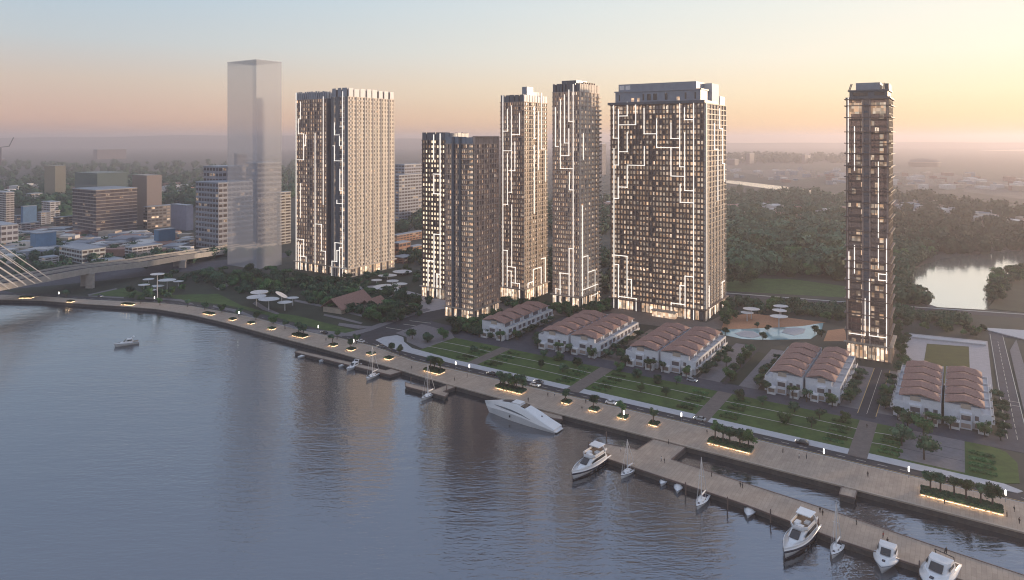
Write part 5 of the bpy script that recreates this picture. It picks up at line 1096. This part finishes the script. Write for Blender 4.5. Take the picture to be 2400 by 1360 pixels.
sailboat((889, 877), (859, 893), 14.5, 'white sailboat at the long jetty, rightmost boat there', 'teak')
def cruiser(stern, bow, label, wide=.36, name='cabin_cruiser'):
    L = blen(stern, bow) + .6; B = L * wide; o = empty(name); place(o, stern, bow); tag(o, label, 'motorboat', 'white cabin cruisers'); k = L / 11
    h, e = hull(L, B, 1.35 * k, 2.6, .82); h.sm = True; h.build('hull', M['gel'], o); rail_strip(e, .05, -.3 * k, -.12 * k).build('rub_rail', M['fr_grey'], o)
    cabin([(1.2 * k, -L * .22, L * .34, B * .40, B * .14), (1.9 * k, -L * .2, L * .22, B * .38, B * .2)]).build('fore_deck', M['gel'], o)
    cabin([(1.85 * k, -L * .26, L * .10, B * .37, B * .30), (3.1 * k, -L * .24, -L * .02, B * .33, B * .27)]).build('wheelhouse', M['white2'], o); wh_ = [c for c in o.children if c.name.startswith('wheelhouse')][0]
    b = MB(); b.loft([[(L * .10, -B * .2, 2.05 * k), (L * .10, B * .2, 2.05 * k), (L * .005, B * .19, 2.95 * k), (L * .005, -B * .19, 2.95 * k)], [(L * .125, -B * .2, 2.08 * k), (L * .125, B * .2, 2.08 * k), (L * .025, B * .19, 3.0 * k), (L * .025, -B * .19, 3.0 * k)]]); b.build('windscreen', M['boatglass'], wh_)
    for sg in (1, -1):
        b = MB(); b.box(-L * .2, L * .0, sg * B * .355 - .06, sg * B * .355 + .06, 2.2 * k, 2.7 * k); b.build('side_window', M['boatglass'], wh_)
    b = MB(); b.box(L * .24, L * .3, -B * .06, B * .06, 1.6 * k, 1.78 * k); b.build('hatch', M['navy'], o)
    b = MB(); b.box(-L * .46, -L * .27, -B * .34, B * .34, 1.32 * k, 1.42 * k); b.build('cockpit', M['teak'], o)
    b = MB(); b.bar((-L * .23, -B * .33, 3.0 * k), (-L * .3, -B * .33, 3.9 * k), .2, .2); b.bar((-L * .23, B * .33, 3.0 * k), (-L * .3, B * .33, 3.9 * k), .2, .2); b.bar((-L * .3, -B * .34, 3.9 * k), (-L * .3, B * .34, 3.9 * k), .5, .15); b.build('radar_arch', M['gel'], o) if wide < .4 else None; return o
cruiser((2088, 1290), (2066, 1346), 'rounded white cabin cruiser near the bottom right corner', .44)
cruiser((842, 857), (813, 871), 'white cabin cruiser left of the sailboat at the long jetty')
cruiser((324, 805), (268, 814), 'lone white cabin cruiser out on the open river at left', .3)
def speedboat(stern, bow, label, covered=True, name='dinghy'):
    L = blen(stern, bow) + .4; B = L * .46; o = empty(name); place(o, stern, bow); tag(o, label, 'dinghy', 'small white boats at the docks')
    h, e = hull(L, B, .75, 2.0, .85); h.sm = True; h.build('hull', M['gel'], o); rail_strip(e, .06, -.14, .02).build('rub_rail', M['fr_grey'], o)
    if covered:
        cabin([(.72, -L * .46, L * .34, B * .40, B * .15), (1.12, -L * .4, L * .2, B * .28, B * .12), (1.22, -L * .3, L * .08, B * .12, B * .06)]).build('canvas_cover', M['white2'], o)
    else:
        b = MB(); b.box(-L * .38, L * .1, -B * .3, B * .3, .74, .8); b.build('cockpit', M['teak'], o); cabin([(.74, -L * .05, L * .28, B * .30, B * .14), (1.05, -L * .02, L * .16, B * .25, B * .14)]).build('console', M['white2'], o)
        b = MB(); b.loft([[(L * .02, -B * .22, 1.0), (L * .02, B * .22, 1.0), (-L * .03, B * .2, 1.5), (-L * .03, -B * .2, 1.5)], [(L * .035, -B * .22, 1.0), (L * .035, B * .22, 1.0), (-L * .015, B * .2, 1.5), (-L * .015, -B * .2, 1.5)]]); b.build('windscreen', M['boatglass'], o)
    b = MB(); b.box(-L * .54, -L * .47, -.2, .2, .2, 1.0); b.build('outboard_motor', M['dark'], o); return o
speedboat((1560, 1127), (1549, 1141), 'tiny open white dinghy, left of the covered dinghy on the timber dock', False)
speedboat((1592, 1138), (1587, 1158), 'white dinghy under a pale cover, between the open dinghy and the middle sailboat')
speedboat((1762, 1191), (1752, 1216), 'lone white covered dinghy between the middle sailboat and the right motor yacht')
speedboat((722, 833), (698, 841), 'small white speedboat at the left tip of the long jetty', False, 'speedboat')
speedboat((768, 843), (748, 850), 'small white speedboat, second from the left at the long jetty', False, 'speedboat')
speedboat((814, 855), (794, 862), 'small white speedboat just left of the cabin cruiser at the long jetty', False, 'speedboat')
# sleek superyacht
o = empty('superyacht'); LL = place(o, (1297, 1008), (1146, 966)) + 4; tag(o, 'sleek wedge shaped silver white superyacht with a sloping rear deck', 'yacht')
ST = [(1.0, .02, .05, .04, 4.3, .55), (.90, .35, 1.0, .5, 5.0, .5), (.78, 1.1, 1.9, 1.1, 5.9, .5), (.64, 1.9, 2.7, 1.7, 6.7, .48), (.52, 2.3, 3.1, 2.0, 6.9, .46), (.40, 2.6, 3.3, 2.3, 6.2, .46), (.27, 2.7, 3.3, 2.6, 4.8, .46), (.14, 2.7, 3.2, 2.75, 3.1, .5), (.0, 2.6, 2.95, 2.75, 1.5, .55)]
rings = []
for t, w0, w1, w2, zt, q in ST:
    x = -LL / 2 + LL * t; sh = -2.6 * max(0, t - .75) / .25
    half = [(x + sh, w0 * .5, -.6), (x + sh * .8, w0, .05), (x + sh * .3, w1, zt * q), (x, w2 * 1.02, zt * .93), (x, w2 * .9, zt)]
    rings.append(half + [(a, -b_, c) for a, b_, c in half[::-1]])
b = MB(); b.loft(rings); b.build('hull', M['gel'], o)
def sx(t): return -LL / 2 + LL * t
b = MB(); b.loft([[(sx(t), -w_, z), (sx(t), w_, z), (sx(t), w_, z + .12), (sx(t), -w_, z + .12)] for t, w_, z in ((.73, .9, 6.22), (.66, 1.25, 6.6), (.60, 1.4, 6.78))]); b.build('cockpit', M['dark'], o)
b = MB(); b.loft([[(sx(t), -w_, z), (sx(t), w_, z), (sx(t), w_, z + .2), (sx(t), -w_, z + .2)] for t, w_, z in ((.455, 2.0, 6.48), (.425, 2.05, 6.3), (.395, 2.1, 6.1))]); b.build('skylight', M['boatglass'], o)
b = MB(); b.box(sx(.47), sx(.585), -1.75, 1.75, 6.84, 7.2); b.build('sun_deck', M['white2'], o)
for sg in (1, -1):
    b = MB(); b.loft([[(sx(t), sg * w_ - .05, z), (sx(t), sg * w_ + .06, z), (sx(t), sg * w_ + .06, z + h), (sx(t), sg * w_ - .05, z + h)] for t, w_, z, h in ((.83, 1.45, 4.3, .08), (.70, 2.3, 4.2, .5), (.55, 2.82, 4.0, .6), (.42, 3.05, 3.6, .4), (.30, 3.15, 2.8, .08))]); b.build('window_band', M['steel'], o)
    b = MB(); b.box(sx(.58), sx(.595), sg * 3.0 - .15, sg * 3.0 + .1, 1.6, 2.4); b.build('boarding_hatch', M['dark'], o)
b = MB(); b.box(sx(.2), sx(.215), -.3, .3, 3.85, 4.15); b.build('deck_hatch', M['dark'], o)
b = MB(); b.box(sx(0) - .9, sx(0) + .05, -2.4, 2.4, .35, .6); b.build('swim_platform', M['gel'], o)
# cropped motorboat with a dark canopy frame at the bottom edge
o = cruiser((2222, 1330), (2172, 1392), 'white motorboat cut off by the bottom edge, with dark railing frame', .46)
b = MB(); L = 11
for (a, c) in (((-5.6, -2, 3.2), (-5.0, -2.2, 4.8)), ((-5.0, -2.2, 4.8), (-4.6, 2.2, 4.8)), ((-5.6, 2, 3.2), (-4.6, 2.2, 4.8)), ((-4.8, 0, 4.8), (-4.8, .3, 6.0))): b.tube(a, c, .12, n=6)
b.build('canopy_frame', M['dark'], o)

# ---------------------------------------------------------------- cars
PAINT = {}
def car(p, rz, col, label):
    if col not in PAINT: PAINT[col] = mat('car_paint_' + str(len(PAINT)), col, .25, coat=.6)
    o = empty('parked_car', (p.x, p.y, LAND + .03), rz); tag(o, label, 'car', 'cars on the riverside road'); b = MB()
    b.loft([[(x, -w_, .28), (x, -w_, z * .8), (x, -w_ * .9, z), (x, w_ * .9, z), (x, w_, z * .8), (x, w_, .28)] for x, w_, z in ((-2.3, .78, .85), (-2.1, .9, .98), (-1.2, .92, 1.0), (.7, .92, .98), (1.9, .88, .82), (2.3, .7, .62))]); b.build('body', PAINT[col], o)
    b = MB(); b.loft([[(-1.75, -.8, .96), (1.0, -.8, .94), (1.0, .8, .94), (-1.75, .8, .96)], [(-1.2, -.64, 1.46), (.25, -.64, 1.46), (.25, .64, 1.46), (-1.2, .64, 1.46)]]); b.build('cabin_glass', M['boatglass'], o)
    b = MB(); b.box(-1.15, .2, -.62, .62, 1.46, 1.5); b.build('roof', PAINT[col], o)
    for x in (-1.4, 1.4):
        for y in (-.86, .86): b = MB(); b.tube((x, y - .1, .32), (x, y + .1, .32), .32, n=10); b.build('wheel', M['dark'], o)
    for y in (-.6, .6): b = MB(); b.box(2.16, 2.27, y - .16, y + .16, .6, .72); b.build('headlight', M['lamp'], o)
BK, WH, SI, GR = (.02, .02, .025), (.7, .7, .72), (.35, .37, .4), (.12, .13, .15)
for x, y, c, l in ((1880, 1040, BK, 'black car on the riverside road before the third lawn'), (1152, 879, BK, 'dark car on the riverside road above the long planter'), (1254, 905, WH, 'white car on the riverside road above the superyacht'), (1432, 947, WH, 'white car on the riverside road above the small square planters'), (1640, 985, SI, 'pale car on the riverside road at the third cross path'), (1262, 898, GR, 'grey car just beyond the white car above the superyacht'), (845, 802, WH, 'white car at the junction behind the long jetty'), (893, 815, GR, 'grey car at the junction beside the lit planters'), (760, 782, BK, 'dark car on the bend of the white footway'), (235, 696, GR, 'dark car on the road near the bridge pier')):
    p = G(x, y); s, n = SN(p); car(p, ANG + math.pi * (n > 255.5), c, l)
p = G(1622, 894); car(p, ANG, SI, 'silver car parked on the street before the villa block in front of the big slab')

# ---------------------------------------------------------------- people: one skinned body each
def person_mesh(seed, shirt, trousers, stride):
    r = random.Random(seed); me = bpy.data.meshes.new('person_body'); bm = bmesh.new()
    J = dict(hip=(0, 0, .94), chest=(0, 0, 1.28), neck=(0, 0, 1.46), head0=(.02, 0, 1.56), head=(.03, 0, 1.70), sl=(0, .19, 1.40), sr=(0, -.19, 1.40), el=(-.05 - stride * .3, .24, 1.13), er=(stride * .4, -.24, 1.13), hl=(.05 - stride * .4, .24, .90), hr=(.1 + stride * .6, -.24, .92), fl=(.05 - stride * .4, .24, .80), fr=(.1 + stride * .7, -.24, .82),
             pl=(0, .10, .90), pr=(0, -.10, .90), kl=(stride * .45 + .03, .11, .50), kr=(-stride * .3 + .03, -.11, .50), al=(stride * .8, .11, .08), ar=(-stride * .9, -.11, .10), tl=(stride * .8 + .16, .12, .04), tr_=(-stride * .9 + .15, -.12, .05))
    rad = dict(hip=.15, chest=.17, neck=.06, head0=.09, head=.105, sl=.075, sr=.075, el=.045, er=.045, hl=.035, hr=.035, fl=.03, fr=.03, pl=.10, pr=.10, kl=.065, kr=.065, al=.05, ar=.05, tl=.04, tr_=.04)
    E = [('hip', 'chest'), ('chest', 'neck'), ('neck', 'head0'), ('head0', 'head'), ('chest', 'sl'), ('chest', 'sr'), ('sl', 'el'), ('sr', 'er'), ('el', 'hl'), ('er', 'hr'), ('hl', 'fl'), ('hr', 'fr'), ('hip', 'pl'), ('hip', 'pr'), ('pl', 'kl'), ('pr', 'kr'), ('kl', 'al'), ('kr', 'ar'), ('al', 'tl'), ('ar', 'tr_')]
    V = {k: bm.verts.new(v) for k, v in J.items()}
    for a, c in E: bm.edges.new((V[a], V[c]))
    bm.to_mesh(me); order = list(J); bm.free(); o = bpy.data.objects.new('person_tmp', me); COL.objects.link(o)
    md = o.modifiers.new('skin', 'SKIN'); sv = me.skin_vertices[0].data
    for i, k in enumerate(order): sv[i].radius = (rad[k], rad[k])
    sv[0].use_root = True; sub = o.modifiers.new('sub', 'SUBSURF'); sub.levels = sub.render_levels = 1
    dg = bpy.context.evaluated_depsgraph_get(); m2 = bpy.data.meshes.new_from_object(o.evaluated_get(dg)); bpy.data.objects.remove(o)
    m2.materials.clear()
    for m in (trousers, shirt, M['skin']): m2.materials.append(m)
    for p in m2.polygons:
        z = p.center.z; hand = abs(p.center.y) > .2 and z < .93; p.material_index = 2 if (z > 1.48 or hand) else (1 if z > .93 else 0); p.use_smooth = True
    return m2
M['skin'] = mat('skin', (.35, .2, .14), .6); M['hair'] = mat('hair', (.02, .015, .012), .7)
cl = [mat('cloth_' + n, c, .9) for n, c in (('black', (.015, .015, .018)), ('navy', (.02, .03, .07)), ('white', (.6, .6, .6)), ('red', (.3, .06, .05)), ('grey', (.12, .12, .13)))]
PM = [(person_mesh(1, cl[0], cl[0], .12), 'in black'), (person_mesh(2, cl[2], cl[1], .2), 'in a white top and dark trousers'), (person_mesh(3, cl[4], cl[0], .0), 'in grey and black'), (person_mesh(4, cl[3], cl[4], .16), 'in a red top')]
hb = MB(); hb.lathe([(.10, 1.66), (.118, 1.72), (.10, 1.80), (.04, 1.825)], (.015, 0, 0), 10); HAIR = hb.mesh('hair_cap', M['hair'])
PP = [(1284, 930, 0, 'on the promenade left of the first small planter'), (1300, 929, 1, 'left of the first small planter'), (1373, 946, 0, 'between the first and second small planters, nearer the road'), (1364, 962, 0, 'between the first and second small planters, nearer the water'), (1095, 885, 0, 'right of the wide planter above the L shaped jetty'), (1567, 1042, 2, 'where the dock arm meets the promenade'), (1657, 1018, 0, 'left of the planter with four trees'), (1550, 1082, 1, 'on the timber dock with a companion'), (1557, 1086, 0, 'on the timber dock, darker of a pair'), (1668, 1118, 0, 'alone on the timber dock above the middle sailboat'), (1735, 1142, 0, 'at the upper edge of the timber dock'),
      (1740, 1145, 2, 'second at the upper edge of the timber dock'), (1873, 1075, 1, 'before the lamp of the right basin'), (1890, 1076, 2, 'strolling on the promenade near the lamp of the right basin'), (2034, 1118, 0, 'on the promenade right of the landing stage'), (1922, 1202, 0, 'on the timber dock, left one of a pair'), (1928, 1209, 0, 'on the timber dock, right one of a pair'), (2007, 1231, 0, 'on the timber dock right of the sailboat mast'), (2218, 1298, 0, 'on the timber dock above the cropped motorboat'), (2214, 1182, 0, 'walking below the longest planter'), (2377, 1200, 0, 'at the right end of the promenade'), (2389, 1228, 0, 'at the right edge of the photo near the quay edge'), (2360, 1212, 0, 'at the right end of the promenade, nearer the quay'), (2070, 1262, 3, 'on the timber dock near the rounded cruiser'), (2080, 1276, 0, 'on the timber dock beside the rounded cruiser'),
      (1455, 1060, 1, 'at the left end of the timber dock'), (764, 800, 0, 'on the promenade left of the first planter above the long jetty'), (1065, 893, 2, 'at the corner above the L shaped jetty'), (1238, 942, 0, 'standing at the superyacht mooring'), (2032, 1004, 0, 'on the rightmost cross path'), (965, 866, 0, 'on the promenade above the end of the long jetty'), (1835, 1062, 0, 'on the promenade right of the planter with four trees')]
for i, (x, y, k, l) in enumerate(PP):
    s, n = SN(G(x, y)); zb = LAND + .1 if n > 233 else 1.75
    if n > 258: zb = LAND + .17
    p = G(x, y, zb); o = empty('person', p, rnd.uniform(0, 6.28)); link('body', PM[k][0], o); link('hair', HAIR, o); tag(o, 'person %s %s' % (PM[k][1], l), 'person', 'people on the promenade and docks')

# ---------------------------------------------------------------- haze
hz = MB(); hz.box(-14800, 14800, -700, 14600, -5, 172)
hm = bpy.data.materials.new('haze_air'); hm.use_nodes = True; nt = hm.node_tree; nt.nodes.clear(); ov = nt.nodes.new('ShaderNodeOutputMaterial'); pv = nt.nodes.new('ShaderNodeVolumePrincipled')
pv.inputs['Color'].default_value = (.86, .775, .80, 1); pv.inputs['Density'].default_value = .00021; pv.inputs['Anisotropy'].default_value = .42
nt.links.new(pv.outputs[0], ov.inputs['Volume'])
tag(hz.build('haze', hm), kind='stuff')
